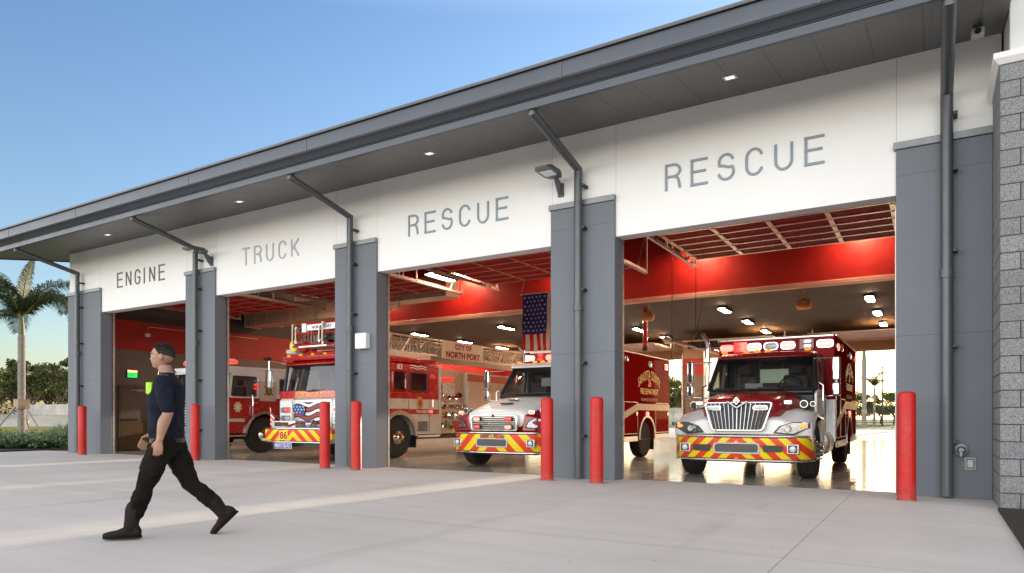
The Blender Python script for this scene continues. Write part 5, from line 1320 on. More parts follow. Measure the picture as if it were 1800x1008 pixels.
# mirrors, roof lamps
for s in (-1, 1):
    m = MB(); m.tube([(s * 1.15, .1, 2.55), (s * 1.40, -.25, 2.62), (s * 1.40, -.25, 2.3)], .018, 8); a_ = ob('mirror', m, CHROME, v)
    m = MB(); m.box(s * 1.40 - .11, s * 1.40 + .11, -.30, -.20, 1.88, 2.36); ob('mirror_head', m, CHROME, a_, bevel=.03)
    m = MB(); m.ball((s * 1.40, -.3, 2.66), (.14, .10, .05)); ob('hazard_mirror', m, BLACK, a_)
for k in range(5):
    m = MB(); m.ball((-.9 + k * .45, -.02, 2.74), (.06, .04, .025)); ob('marker_lamp', m, AMBER, v)
m = MB(); m.box(-1.1, -.72, .05, .32, 2.80, 2.92); ob('roof_lamp', m, WHITEGLOW, v, bevel=.02)
m = MB(); m.lathe([(0, .15), (.05, .16), (.08, .12)], (-.72, -.02, 2.99), 'y', 18); hr_ = ob('hose_reel', m, M('yellow_reel', (.75, .6, .05), .4), v)
m = MB(); m.ball((-.45, .1, 2.96), (.2, .16, .16)); m.ball((-.1, .15, 2.98), (.2, .16, .15)); m.box(.15, .75, 0, .3, 2.81, 3.08); ob('roof_monitor', m, FIRERED, v)
# pump panel and body
m = MB(); m.box(-1.10, 1.10, 3.76, 5.15, .62, 2.55); pp = ob('pump_house', m, M('dull_warm_steel', (.50, .38, .28), .35, .6, var=.15), v, bevel=.01)
for s in (1, -1):
    rnd = random.Random(31)
    for r_ in range(4):
        for c_ in range(6):
            yy, zz = 3.92 + c_ * .20 + rnd.uniform(-.03, .03), .88 + r_ * .30 + rnd.uniform(-.05, .05); rr = rnd.choice((.05, .07, .09, .11))
            if c_ >= 4: rr = .085
            m = MB(); m.lathe([(0, rr), (.05, rr), (.07, rr * .7), (.12, rr * .6), (.13, rr * .2)], (s * 1.10, yy, zz), 'x', 14, s)
            ob('valve', m, rnd.choice((BRUSHED, CHROME, BLACK, FIRERED, M('brass_fitting', (.55, .33, .10), .3, .8))), pp)
    for c_ in range(3):
        for k in range(4):
            m = MB(); m.tube([(s * 1.12, 3.95 + .33 * c_, .95 + .25 * k), (s * 1.24, 4.0 + .33 * c_, .90 + .25 * k), (s * 1.22, 4.1 + .33 * c_, 1.02 + .25 * k)], .022, 6); ob('pipe', m, CHROME, pp)
    m = MB(); m.box(min(s * 1.1, s * 1.22), max(s * 1.1, s * 1.22), 3.95, 4.55, 1.75, 2.15); ob('gauge_box', m, M('light_steel_box', (.6, .55, .5), .3, .5), pp, bevel=.01)
    m = MB(); m.box(min(s * 1.1, s * 1.2), max(s * 1.1, s * 1.2), 3.95, 4.5, 2.20, 2.30); ob('red_panel', m, REDOFF, pp, bevel=.01)
    m = MB(); m.box(min(s * 1.12, s * 1.26), max(s * 1.12, s * 1.26), 3.72, 3.80, .60, 2.65); m.box(min(s * 1.12, s * 1.26), max(s * 1.12, s * 1.26), 3.8, 5.15, 1.50, 1.54); ob('pillar_trim', m, CREAMPAINT, pp)
m = MB(); m.box(-1.22, 1.22, 5.18, 11.2, .72, 2.52); bd = ob('rear_body', m, CREAMPAINT, v, bevel=.02)
for s in (-1, 1):
    for k in range(5):
        a = 5.3 + k * 1.18
        m = MB(); m.box(min(s * 1.22, s * 1.235), max(s * 1.22, s * 1.235), a, a + 1.08, .85, 2.18); sh = ob('roller_shutter', m, M('cream_shutter', (.62, .48, .34), .35), bd)
        m = MB(); [m.box(min(s * 1.2355, s * 1.24), max(s * 1.2355, s * 1.24), a + .02, a + 1.06, .87 + q * .06, .915 + q * .06) for q in range(21)]; ob('slat', m, M('cream_shutter', (.62, .48, .34), .35), sh)['kind'] = 'stuff'
    m = MB(); m.box(min(s * 1.221, s * 1.23), max(s * 1.221, s * 1.23), 5.2, 11.1, 2.24, 2.46); ob('orange_band', m, M('faded_red_band', (.55, .12, .05), .4), bd)
    wheel(v, s * 1.04, 8.4, .54, .32, s, BRUSHED, True)
# aerial ladder
X0 = -.55; X1 = .55
ld = MB(); z0, z1 = 3.0, 3.50
def truss(mb, ya, yb, z0, z1, x):
    mb.tube([(x, ya, z0), (x, yb, z0)], .045, 6); mb.tube([(x, ya, z1), (x, yb, z1)], .035, 6)
    n = int((yb - ya) / .42)
    for k in range(n):
        a = ya + (yb - ya) * k / n; b_ = ya + (yb - ya) * (k + 1) / n
        mb.tube([(x, a, z0), (x, b_, z1)] if k % 2 else [(x, a, z1), (x, b_, z0)], .024, 5); mb.tube([(x, a, z0), (x, a, z1)], .018, 5)
lad = ob('ladder', MB().box(X0, X1, 1.0, 11.0, z0 - .03, z0 - .01), M('ladder_steel', (.60, .50, .40), .35, .5), v)
for x in (X0, X1):
    m = MB(); truss(m, -.2, 11.0, z0, z1, x); ob('truss', m, M('ladder_steel', (.60, .50, .40), .35, .5), lad)
for x in (X0 + .12, X1 - .12):
    m = MB(); truss(m, -.2, 11.0, z0 + .06, z1 - .08, x); ob('inner_truss', m, M('ladder_steel', (.60, .50, .40), .35, .5), lad)
m = MB(); [m.tube([(X0, .1 + k * .33, z0 + .03), (X1, .1 + k * .33, z0 + .03)], .016, 5) for k in range(33)]; ob('rung', m, M('ladder_steel', (.60, .50, .40), .35, .5), lad)['kind'] = 'stuff'
for s in (-1, 1):
    m = MB(); m.box(s * .64 - .015, s * .64 + .015, 4.62, 6.95, 2.95, 3.53); sg = ob('sign_board', m, M('cream_sign_board', (.80, .66, .50), .45), lad, bevel=.006)
    lettering('lettering', 'CITY OF', .92, .18, (s * .656, 5.78, 3.37), (0, s, 0), (0, 0, 1), REDINK, sg, bold=.045)
    lettering('lettering', 'NORTH PORT', 1.90, .21, (s * .656, 5.78, 3.10), (0, s, 0), (0, 0, 1), REDINK, sg, bold=.045)
m = MB(); m.box(-.5, .6, 2.1, 2.75, 2.84, 3.02); ob('roof_unit', m, WHITEPAINT, v, bevel=.04)
m = MB(); m.box(.62, .80, 1.7, 3.9, 2.82, 3.00); ob('roof_rail', m, CREAMPAINT, v, bevel=.02)
# basket at the tip, hanging over the cab front
for bx_, w_ in ((-.95, .62),):
    pass
bk = MB(); 
x0, x1, y0, y1, zb, zt = -.68, 1.0, -.08, .60, 2.98, 3.52
rail = ((x0, y0), (x1, y0), (x1, y1), (x0, y1))
for z in (zb, (zb + zt) / 2 + .02, zt):
    bk.tube([(rail[k % 4][0], rail[k % 4][1], z) for k in range(5)], .026, 6)
for x in (x0, x0 + .72, x1 - .7, x1):
    for y in (y0, y1): bk.tube([(x, y, zb), (x, y, zt)], .024, 6)
bk.tube([(x0, y0, zb), (x0 + .72, y0, zt)], .02, 6); bk.box(x0, x1, y0, y1, zb - .05, zb - .02)
bks = ob('basket', bk, M('bright_red_rail', (.40, .010, .012), .3), v)
m = MB(); m.box(-.10, .95, -.12, -.095, 3.34, 3.50); bs = ob('basket_sign', m, WHITEPAINT, bks, bevel=.01)
lettering('lettering', 'NORTH PORT', .70, .08, (.44, -.122, 3.42), (1, 0, 0), (0, 0, 1), M('dark_grey_ink', (.10, .08, .08), .4), bs, bold=.02)
m = MB(); m.box(-.28, -.12, -.14, -.06, 3.30, 3.54); ob('basket_lamp', m, WHITEPAINT, bks, bevel=.02)
m = MB(); [m.tube([(x, .05, 3.0), (x, .05, 3.42)], .045, 8) for x in (-.10, .02, .22)]; m.box(.10, .45, .0, .3, 3.0, 3.30); ob('basket_gear', m, M('grimy_steel', (.22, .21, .20), .4, .6), bks, bevel=.01)
m = MB(); m.tube([(.3, -.06, 3.3), (.4, -.14, 3.15), (.55, -.12, 3.10), (.65, .0, 3.25)], .03, 8); m.box(.5, .9, .0, .3, 3.0, 3.22); ob('nozzle', m, BLACK, bks, bevel=.01)
m = MB(); m.box(-.1, .9, -.4, .1, 2.87, 2.92); ob('basket_cradle', m, BRUSHED, bks, bevel=.01)
# small striped flag on a stick at the bumper corner
t = thing('small_flag', 'little United States flag drooping from a stick at the ladder truck bumper corner', 'flag', (-14.78, .92, .84))
ob('stick', MB().tube([(0, 0, 0), (-.05, 0, .52)], .014, 6), CREAMPAINT, t)
m = MB()
for k in range(7):
    m.mi = k % 2; m.add([(-.03 + .012 * (k % 2), -.02, .42 - k * .055), (.12 + .025 * math.sin(k), -.03, .30 - k * .05), (.13 + .025 * math.sin(k + 1), -.03, .30 - (k + 1) * .05), (-.03, -.02, .42 - (k + 1) * .055)], [(0, 1, 2, 3)])
ob('cloth', m, [M('flag_red', (.52, .018, .018), .8), WHITEINK], t)

# ------------------------------------------------------------------ fire engine in the leftmost bay
v = thing('fire_engine', 'red engine with white upper cab in the leftmost bay', 'fire truck', (-19.2, 1.75, 0))
wy, wr = 1.50, .55
ws = cab(v, .02, 4.6, 1.20, 1.20, 1.74, 2.46, .12, WHITEPAINT, WHITEPAINT, GLASS, WHITEPAINT, zlow=1.62, doorlen=1.2, bulge=.10)
arch = [(wy + .66 * math.cos(PI * k / 12), .60 + .62 * math.sin(PI * k / 12)) for k in range(13)]
prof = [(0, .62), (0, 1.70), (4.6, 1.70), (4.6, .62), (wy + .68, .62)] + arch + [(wy - .68, .62)]
m = MB(); m.prism([(-1.24, y, z) for y, z in prof], (2.48, 0, 0)); cb = ob('lower_cab', m, FIRERED, v, bevel=.03, seg=3)
m = MB(); m.box(-1.20, -1.12, 1.5, 4.6, 1.70, 2.6); m.box(1.12, 1.20, 1.5, 4.6, 1.70, 2.6); m.box(-1.1, 1.1, 4.5, 4.6, 1.7, 2.6); m.box(-1.1, 1.1, 1.6, 1.7, 1.7, 2.5); ob('upper_cab', m, WHITEPAINT, v, bevel=.01)
m = MB(); m.loft([[(-1.16, .05, 2.52), (1.16, .05, 2.52), (1.16, 4.6, 2.58), (-1.16, 4.6, 2.58)], [(-1.20, .0, 2.64), (1.20, .0, 2.64), (1.20, 4.6, 2.72), (-1.20, 4.6, 2.72)]]); ob('cab_roof_cap', m, WHITEPAINT, v, bevel=.03)
for s in (-1, 1):
    X = s * 1.246
    m = MB(); m.box(min(X, X + s * .006), max(X, X + s * .006), .05, wy - .74, .97, 1.07); m.box(min(X, X + s * .006), max(X, X + s * .006), wy + .80, 4.58, .97, 1.07); ob('stripe', m, CREAMPAINT, cb)
    m = MB(); m.prism([(X, .52 + (.15 if k % 3 else .10) * math.cos(2 * PI * k / 24), 1.42 + (.17 if k % 3 else .12) * math.sin(2 * PI * k / 24)) for k in range(24)], (s * .006, 0, 0)); cr_ = ob('crest', m, M('crest_pale', (.75, .62, .30), .4), cb)
    m = MB(); m.prism([(X + s * .007, .52 + .06 * math.cos(2 * PI * k / 16), 1.42 + .07 * math.sin(2 * PI * k / 16)) for k in range(16)], (s * .004, 0, 0)); ob('crest_centre', m, WHITEINK, cr_)
    m = MB(); m.frame([(X, wy + .76 * math.cos(PI * k / 14), .58 + .72 * math.sin(PI * k / 14)) for k in range(15)], [(X, wy + .67 * math.cos(PI * k / 14), .58 + .63 * math.sin(PI * k / 14)) for k in range(15)], (s * .05, 0, 0)); ob('wheel_arch', m, CHROME, cb)
    wheel(v, s * 1.06, wy, wr, .32, s, M('warm_polished_alloy', (.78, .66, .50), .12, 1))
    # crew area upper panel with crest, rear window, stacked round lamps
    m = MB(); m.frame(rect_yz(1.62, 1.92, .62, .62, s * 1.233, .02), rect_yz(1.62, 1.92, .58, .58, s * 1.233, .02), (s * .02, 0, 0)); pn = ob('locker', m, BRUSHED, v)
    m = MB(); m.prism(rect_yz(1.62, 1.92, .575, .575, s * 1.234, .02), (s * .01, 0, 0)); ob('locker_door', m, CREAMPAINT, pn)
    m = MB(); m.prism([(s * 1.246, 1.66 + .12 * math.cos(2 * PI * k / 16), 1.94 + .15 * math.sin(2 * PI * k / 16)) for k in range(16)], (s * .004, 0, 0)); e_ = ob('crest', m, M('crest_dark', (.14, .09, .06), .4), pn)
    m = MB(); m.prism([(s * 1.251, 1.66 + .06 * math.cos(2 * PI * k / 16), 1.94 + .08 * math.sin(2 * PI * k / 16)) for k in range(16)], (s * .004, 0, 0)); ob('crest_centre', m, M('crest_gold', (.55, .33, .06), .4), e_)
    for k in range(2):
        m = MB(); m.tube([(s * 1.250, 1.48 + .36 * k, 1.80), (s * 1.250, 1.84 - .36 * k, 2.09)], .014, 5); ob('crest_axe', m, M('crest_dark', (.14, .09, .06), .4), pn)
    for k in range(3):
        for q in range(2): 
            m = MB(); m.lathe([(0, .035), (.02, .035), (.03, .02)], (s * 1.232, 1.14 + q * .08, 2.24 - k * .12), 'x', 12, s); ob('round_lamp', m, REDOFF if k else LAMPCLEAR, v)
    m = MB(); m.frame(rect_yz(2.40, 2.08, .62, .52, s * 1.233, .05), rect_yz(2.40, 2.08, .54, .44, s * 1.233, .04), (s * .02, 0, 0)); wf = ob('side_window', m, BLACK, v)
    m = MB(); m.prism(rect_yz(2.40, 2.08, .545, .445, s * 1.236, .04), (s * .006, 0, 0)); ob('window_glass', m, M('black_window_glass', (.012, .013, .014), .05, coat=1), wf)
    m = MB(); m.box(min(s * 1.0, s * 1.27), max(s * 1.0, s * 1.27), .1, .80, .52, .57); m.box(min(s * 1.0, s * 1.27), max(s * 1.0, s * 1.27), .1, .80, .30, .34); ob('step', m, PLATE, v)
    m = MB(); m.tube([(X, 1.02, 1.15), (X + s * .06, 1.02, 1.2), (X + s * .06, 1.02, 1.75), (X, 1.02, 1.8)], .016, 6); ob('grab_rail', m, CHROME, cb)
    lampbox('side_lamp', v, rect_yz(2.26, 1.42, .16, .10, s * 1.246, .02), (s * .03, 0, 0), REDHOT)
    m = MB(); m.box(min(s * .7, s * 1.26), max(s * .7, s * 1.26), -.2, .03, .85, 1.5); hp = ob('light_cluster', m, BRUSHED, v, bevel=.03)
    for zz, lm in ((1.33, REDLIT), (1.08, WHITEGLOW)):
        m = MB(); m.prism(rect_xz(s * .98, zz, .40, .15, -.215, .03), (0, .012, 0)); ob('headlight', m, lm, hp)
    m = MB(); m.tube([(s * 1.15, .1, 2.5), (s * 1.5, -.3, 2.58), (s * 1.5, -.3, 2.3)], .018, 8); a_ = ob('mirror', m, CHROME, v)
    m = MB(); m.box(s * 1.5 - .11, s * 1.5 + .11, -.35, -.25, 1.88, 2.36); ob('mirror_head', m, BLACK, a_, bevel=.03)
m = MB(); m.box(-1.05, 1.05, .25, .62, 2.72, 2.90); lb = ob('light_bar', m, WHITEPAINT, v, bevel=.05, seg=3)
for cx, lm in ((-.9, REDLIT), (-.45, WHITELIT), (0, WHITEGLOW), (.45, WHITELIT), (.95, REDLIT)):
    m = MB(); m.box(cx - .13, cx + .13, .22, .66, 2.745, 2.85); ob('bar_lens', m, lm, lb, bevel=.02)
m = MB(); m.box(-.7, .7, -.03, 0, .85, 1.6); gr = ob('grille', m, CHROME, v, bevel=.02)
m = MB(); [m.box(-.64, .64, -.045, -.031, .9 + k * .085, .95 + k * .085) for k in range(8)]; ob('grille_slot', m, BLACK, gr)['kind'] = 'stuff'
bp2 = [(-1.25, -.15), (-1.22, -.40), (-1.0, -.52), (0, -.52), (1.0, -.52), (1.22, -.40), (1.25, -.15)]
b = ob('bumper', bumper_loft(bp2, .50, .82, .06), CHROME, v, bevel=.006)
m = MB(); m.box(-1.24, 1.24, -.48, 0, .50, .55); m.box(-.5, .5, 0, 8.4, .42, .66); ob('chassis', m, BLACK, v)
m = MB(); m.box(-1.22, 1.22, 4.66, 8.6, .66, 2.45); bd = ob('rear_body', m, FIRERED, v, bevel=.02)
for s in (-1, 1):
    for k in range(3):
        a = 4.8 + k * 1.25; m = MB(); m.box(min(s * 1.22, s * 1.235), max(s * 1.22, s * 1.235), a, a + 1.12, .85, 2.2); ob('roller_shutter', m, BRUSHED, bd)
    wheel(v, s * 1.04, 6.6, .54, .32, s, BRUSHED, True)
# ------------------------------------------------------------------ the walking man
man = thing('person', 'man in navy polo, dark work trousers and black boots striding left across the apron', 'person', (-6.02, -7.43, 0), R(223.4))
def V(*a): return Vector(a)
def chain(mb, pts, rad, n=14, steps=5):
    """smoothly interpolated tapered limb through joints"""
    P, Q = [], []
    for i in range(len(pts) - 1):
        b = Vector(pts[i]); c = Vector(pts[i + 1])
        for k in range(steps):
            t = k / steps
            P.append(b.lerp(c, t)); Q.append(rad[i] + (rad[i + 1] - rad[i]) * (t * t * (3 - 2 * t)))
    P.append(Vector(pts[-1])); Q.append(rad[-1])
    for _ in range(2):
        P = [P[0]] + [(P[i - 1] + P[i] * 2 + P[i + 1]) / 4 for i in range(1, len(P) - 1)] + [P[-1]]
    mb.tube(P, Q, n); mb.ball(P[0], Q[0] * .98, 12); mb.ball(P[-1], Q[-1] * .98, 12)
def rings_z(mb, rs, n=24, pw=2.3):
    out = []
    for z, hx, hy, cx in rs:
        r_ = []
        for k in range(n):
            a = 2 * PI * k / n; c, s = math.cos(a), math.sin(a)
            r_.append((cx + hx * math.copysign(abs(c) ** (2 / pw), c), hy * math.copysign(abs(s) ** (2 / pw), s), z))
        out.append(r_)
    mb.loft(out)
def fused(name, mb, mat, parent, voxel=.008, sm=6, fac=.5, fold=0):
    o = ob(name, mb, mat, parent)
    r_ = o.modifiers.new('Remesh', 'REMESH'); r_.mode = 'VOXEL'; r_.voxel_size = voxel; r_.use_smooth_shade = True
    s_ = o.modifiers.new('Smooth', 'SMOOTH'); s_.iterations = sm; s_.factor = fac
    if fold:
        tx = bpy.data.textures.new(name + '_folds', 'CLOUDS'); tx.noise_scale = .11; tx.noise_depth = 2
        d_ = o.modifiers.new('Folds', 'DISPLACE'); d_.texture = tx; d_.strength = fold; d_.mid_level = .5; d_.texture_coords = 'LOCAL'
        q_ = o.modifiers.new('Soften', 'SMOOTH'); q_.iterations = 2; q_.factor = .4
    return o
HL = [(0, .09, .92), (.17, .10, .49), (.285, .10, .12)]
HR = [(0, -.09, .92), (-.17, -.09, .48), (-.46, -.09, .215)]
AL = [(.0, .19, 1.44), (-.07, .25, 1.16), (.0, .275, .915)]
AR = [(.01, -.19, 1.44), (.05, -.25, 1.16), (.215, -.225, .945)]
def hand(mb, wr_, d, side, out, curl):
    """palm and five bent fingers; d = direction from wrist, side = thumb side, out = palm normal"""
    d, side, out = V(*d).normalized(), V(*side).normalized(), V(*out).normalized(); w = V(*wr_)
    k0 = w + d * .10
    rings = []
    for t, hw, ht in ((-.02, .026, .021), (.02, .030, .019), (.06, .040, .017), (.10, .041, .013)):
        c = w + d * t; rings.append([c + side * hw * math.cos(2 * PI * q / 12) + out * ht * math.sin(2 * PI * q / 12) for q in range(12)])
    mb.loft(rings)
    for q, (L, o) in enumerate(((.072, .030), (.080, .010), (.074, -.010), (.058, -.029))):
        b = w + d * (.095 - abs(o) * .15) + side * o; c1 = R(curl * (.7 + q * .22)); pts = [b - d * .02, b]; p = b; ang = c1 * .5
        for seg in (.46, .30, .24):
            p = p + (d * math.cos(ang) + out * math.sin(ang)) * L * seg + side * o * .05; pts.append(p); ang += c1 * .75
        mb.tube(pts, [.0095, .0095, .009, .008, .006], 8); mb.ball(pts[-1], .0062, 8)
    b = w + d * .025 + side * .028
    pts = [w + d * .01 + side * .012, b, b + (d * .75 + side * .55 + out * .25).normalized() * .038, b + (d * .95 + side * .35 + out * .4).normalized() * .066]
    mb.tube(pts, [.014, .013, .010, .007], 8); mb.ball(pts[-1], .0072, 8)
m = MB()
rings_z(m, [(.86, .09, .13, 0), (.95, .105, .15, 0), (1.08, .095, .135, .005), (1.2, .11, .150, .01), (1.34, .115, .165, .01), (1.43, .095, .15, .0), (1.48, .06, .10, -.005)])
chain(m, HL, [.085, .055, .038]); chain(m, HR, [.085, .055, .038])
chain(m, AL, [.052, .043, .029]); chain(m, AR, [.052, .043, .029])
chain(m, [AL[1], (-.028, .262, 1.08), AL[2]], [.042, .047, .028]); chain(m, [AR[1], (.10, -.245, 1.10), AR[2]], [.042, .047, .028])
hand(m, AL[2], (.12, .0, -1), (.9, .1, .2), (.15, -1, 0), 40); hand(m, AR[2], (.62, .05, -.78), (.6, .35, .5), (-.55, -.3, -.5), 34)
# neck and head, facing +x and a little down
m.tube([(-.01, 0, 1.44), (.015, 0, 1.52), (.035, 0, 1.60)], [.066, .058, .056], 16)
HC = V(.055, 0, 1.685)
m.ball(HC + V(-.012, 0, .025), (.097, .076, .092), 20); m.ball(HC + V(.018, 0, -.03), (.072, .062, .080), 18); m.ball(HC + V(.040, 0, -.082), (.040, .038, .028), 14)
m.ball(HC + V(.070, 0, .030), (.024, .050, .018), 12)
m.loft([[HC + V(.078, -.008, .018), HC + V(.078, .008, .018), HC + V(.07, .010, .012), HC + V(.07, -.010, .012)], [HC + V(.100, -.010, -.018), HC + V(.100, .010, -.018), HC + V(.075, .017, -.022), HC + V(.075, -.017, -.022)], [HC + V(.098, -.009, -.028), HC + V(.098, .009, -.028), HC + V(.075, .015, -.030), HC + V(.075, -.015, -.030)]])
m.ball(HC + V(.078, 0, -.046), (.012, .024, .006), 10); m.ball(HC + V(.076, 0, -.056), (.012, .022, .007), 10)
for s in (-1, 1):
    m.ball(HC + V(-.012, s * .078, -.008), (.020, .010, .032), 10); m.ball(HC + V(.045, s * .042, -.015), (.028, .020, .022), 10)
fused('body', m, SKIN, man, .0055, 4)
for s in (-1, 1):
    m = MB(); m.ball(HC + V(.073, s * .030, .010), (.010, .012, .008), 12); m.mi = 1; m.ball(HC + V(.0815, s * .031, .010), (.004, .0075, .007), 10)
    ob('eye', m, [WHITEINK, BLACK], man)
    m = MB(); m.tube([HC + V(.088, s * .014, .026), HC + V(.086, s * .032, .032), HC + V(.070, s * .052, .026)], .0045, 6); ob('eyebrow', m, HAIRM, man)
def scalp(a, ph, k=1.):
    return HC + V(-.014 + .0995 * k * math.cos(ph) * math.cos(a), .0785 * k * math.cos(ph) * math.sin(a), .025 + .0975 * k * math.sin(ph))
def hairline(a):
    c_ = math.cos(a)          # 1 = forehead, -1 = nape
    return (.62 if c_ > .75 else .62 - (.75 - c_) * .9 if c_ > .1 else .05 - .35 * (.1 - c_)) - (.25 if .05 < c_ < .3 else 0)
m = MB(); rnd = random.Random(77); nA, nP = 40, 10
m.loft([[scalp(2 * PI * k / nA, hairline(2 * PI * k / nA) + (PI / 2 - .02 - hairline(2 * PI * k / nA)) * i / nP) for k in range(nA)] for i in range(nP + 1)])
hr_o = ob('hair', m, SCALP, man, smooth=180)
m = MB(); m.flat = True
for _ in range(5200):
    a = rnd.uniform(0, 2 * PI); ph = math.asin(rnd.uniform(-.45, 1)) 
    if ph < hairline(a) + rnd.uniform(-.10, .08): continue
    p = scalp(a, ph, .995); n = (p - (HC + V(-.014, 0, .01))).normalized(); top = max(0, math.sin(ph))
    L = .006 + .016 * top * rnd.uniform(.6, 1.1)
    d = (n + V(.45, rnd.uniform(-.3, .3), -.35 * (1 - top))).normalized(); s_ = n.cross(V(rnd.gauss(0, 1), rnd.gauss(0, 1), rnd.gauss(0, 1))).normalized() * .0016
    m.add([p - s_, p + s_, p + d * L], [(0, 1, 2)])
ob('hair_strands', m, HAIRM, hr_o, smooth=0)
# polo shirt
m = MB()
rings_z(m, [(.90, .142, .172, .005), (.98, .146, .172, .012), (1.10, .145, .168, .02), (1.22, .152, .175, .02), (1.34, .152, .185, .014), (1.42, .128, .175, .002), (1.47, .088, .125, -.005), (1.50, .068, .080, 0)])
chain(m, [AL[0], (-.035, .235, 1.30), (-.062, .252, 1.20)], [.074, .068, .064]); chain(m, [AR[0], (.03, -.235, 1.30), (.048, -.252, 1.20)], [.074, .068, .064])
sh = fused('polo_shirt', m, NAVY, man, .008, 4, fold=.035)
m = MB(); rings_z(m, [(1.475, .082, .090, .004), (1.535, .064, .066, .012)]); m.tube([(.09, .0, 1.47), (.10, .0, 1.40), (.125, 0, 1.33)], .012, 6); ob('collar', m, NAVY, sh)
m = MB(); m.box(.10, .155, .03, .13, 1.33, 1.44); ob('radio', m, HIVIS, man, bevel=.01)
m = MB(); m.tube([(.08, .12, 1.44), (.02, .13, 1.515), (-.03, .12, 1.50)], .010, 6); ob('radio_strap', m, M('dark_strap', (.05, .055, .07), .6), man)
# trousers
m = MB()
rings_z(m, [(.80, .125, .155, 0), (.88, .140, .176, 0), (.955, .134, .165, .005)])
chain(m, [(0, .085, .88), (.10, .095, .68), HL[1], (.235, .10, .29), (.262, .10, .215)], [.120, .102, .080, .076, .072]); chain(m, [(0, -.085, .88), (-.09, -.09, .68), HR[1], (-.33, -.09, .35), (-.385, -.09, .29)], [.120, .102, .080, .076, .072])
tr = fused('trousers', m, TROUSER, man, .009, 3, fold=.045)
m = MB(); rings_z(m, [(.885, .146, .180, .005), (.925, .146, .178, .005)]); ob('belt', m, BLACK, man)
# boots
def boot(ank, toe_dir, up_dir, name='boot'):
    a = V(*ank); f = V(*toe_dir).normalized(); u = V(*up_dir).normalized(); s = V(0, 1, 0); m = MB()
    base = a - u * .10
    rings = []
    for t, hw, h, lo in ((-.085, .030, .075, .012), (-.065, .040, .115, 0), (0, .044, .125, 0), (.06, .046, .095, 0), (.12, .052, .070, 0), (.18, .050, .060, .002), (.225, .036, .045, .010)):
        c = base + f * t; r_ = []
        for k in range(14):
            an = 2 * PI * k / 14; r_.append(c + s * hw * math.cos(an) + u * (lo + (h - lo) * (.5 + .5 * math.sin(an))))
        rings.append(r_)
    m.loft(rings)
    return m, f, u, base
for ank, f, u, leg in ((HL[2], (1, 0, 0), (0, 0, 1), [(.255, .10, .29), (.285, .10, .12)]), (HR[2], (.70, 0, -.71), (.71, 0, .70), [(-.365, -.09, .32), (-.455, -.09, .20)])):
    m, f_, u_, base = boot(ank, f, u); chain(m, leg, [.073, .060])
    bt = fused('boot', m, BOOTM, man, .007, 3)
    m = MB(); o_ = [base + f_ * t + V(0, w_, 0) - u_ * .006 for t, w_ in ((-.088, -.026), (-.06, -.041), (.05, -.043), (.13, -.051), (.195, -.044), (.226, -.018), (.226, .018), (.195, .044), (.13, .051), (.05, .043), (-.06, .041), (-.088, .026))]
    m.prism(o_, u_ * .022); ob('sole', m, M('dark_sole', (.012, .010, .009), .95, spec=.1), bt, bevel=.004)

man.scale = (1, 1, .985)
# ------------------------------------------------------------------ camera, sky, sun
cam = bpy.data.cameras.new('camera'); co = bpy.data.objects.new('camera', cam); COL.objects.link(co)
co.location = CAM; co.rotation_euler = (R(90), 0, R(31.4))
cam.sensor_width = 36; cam.lens = 36 * 1210 / 1800; cam.shift_y = (734.3 - 504) / 1800; cam.clip_end = 2000
sc.camera = co
SUN_EL, SUN_AZ = 7.0, 4.8
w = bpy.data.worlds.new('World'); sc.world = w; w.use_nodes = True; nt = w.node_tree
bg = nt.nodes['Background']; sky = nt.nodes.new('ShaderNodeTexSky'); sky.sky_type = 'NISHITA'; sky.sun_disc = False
sky.sun_elevation = R(SUN_EL); sky.sun_rotation = R(SUN_AZ); sky.air_density = 1.0; sky.dust_density = 1.0; sky.ozone_density = 1.5; sky.altitude = 0
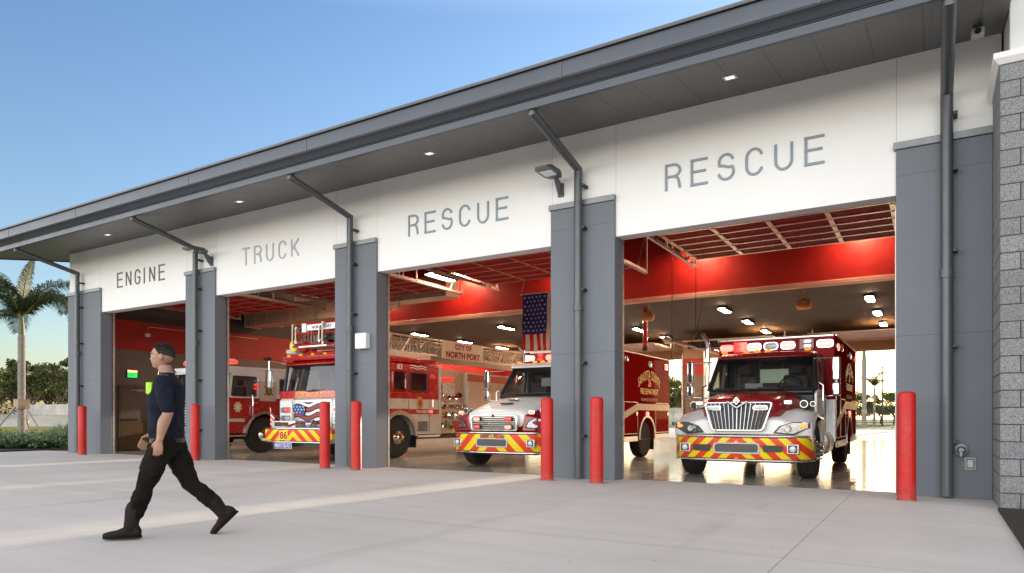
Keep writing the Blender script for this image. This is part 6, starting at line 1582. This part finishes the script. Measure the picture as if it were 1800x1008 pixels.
# unseen sky behind camera and overhead brightened, paled to light facade and ground
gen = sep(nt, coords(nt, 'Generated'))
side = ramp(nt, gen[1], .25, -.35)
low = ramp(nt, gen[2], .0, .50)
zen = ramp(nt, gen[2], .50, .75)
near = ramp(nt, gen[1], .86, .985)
unseen_sky = math_node(nt, 'MAXIMUM', side, zen)
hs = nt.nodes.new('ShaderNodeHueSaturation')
nt.links.new(ramp(nt, unseen_sky, 0, 1, .92, .30), hs.inputs['Saturation'])
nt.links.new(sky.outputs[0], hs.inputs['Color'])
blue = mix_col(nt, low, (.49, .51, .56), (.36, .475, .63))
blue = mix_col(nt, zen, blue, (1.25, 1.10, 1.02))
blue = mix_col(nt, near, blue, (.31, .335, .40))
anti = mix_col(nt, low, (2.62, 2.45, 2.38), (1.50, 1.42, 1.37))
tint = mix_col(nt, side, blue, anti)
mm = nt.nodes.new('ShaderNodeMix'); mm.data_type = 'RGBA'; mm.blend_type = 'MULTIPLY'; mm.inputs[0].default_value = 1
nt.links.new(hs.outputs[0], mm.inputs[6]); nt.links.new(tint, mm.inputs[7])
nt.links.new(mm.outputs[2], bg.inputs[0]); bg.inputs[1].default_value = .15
sl = bpy.data.lights.new('sun', 'SUN'); sl.energy = 2.0; sl.angle = R(.6); sl.color = (1, .83, .62)
so = bpy.data.objects.new('sun', sl); COL.objects.link(so)
az, el = R(SUN_AZ), R(SUN_EL)
so.rotation_euler = Vector((-math.sin(az) * math.cos(el), -math.cos(az) * math.cos(el), -math.sin(el))).to_track_quat('-Z', 'Y').to_euler()
so.location = (0, 30, 30)
vs = sc.view_settings; vs.view_transform = 'Standard'; vs.look = 'None'; vs.gamma = 1; vs.use_curve_mapping = False; vs.exposure = 1.93
cy = sc.cycles
try:
    cy.use_denoising = True; cy.max_bounces = 8; cy.diffuse_bounces = 4; cy.glossy_bounces = 4; cy.transparent_max_bounces = 12
    cy.caustics_reflective = False; cy.caustics_refractive = False; cy.sample_clamp_indirect = 6
    cy.use_light_tree = True
except Exception: pass
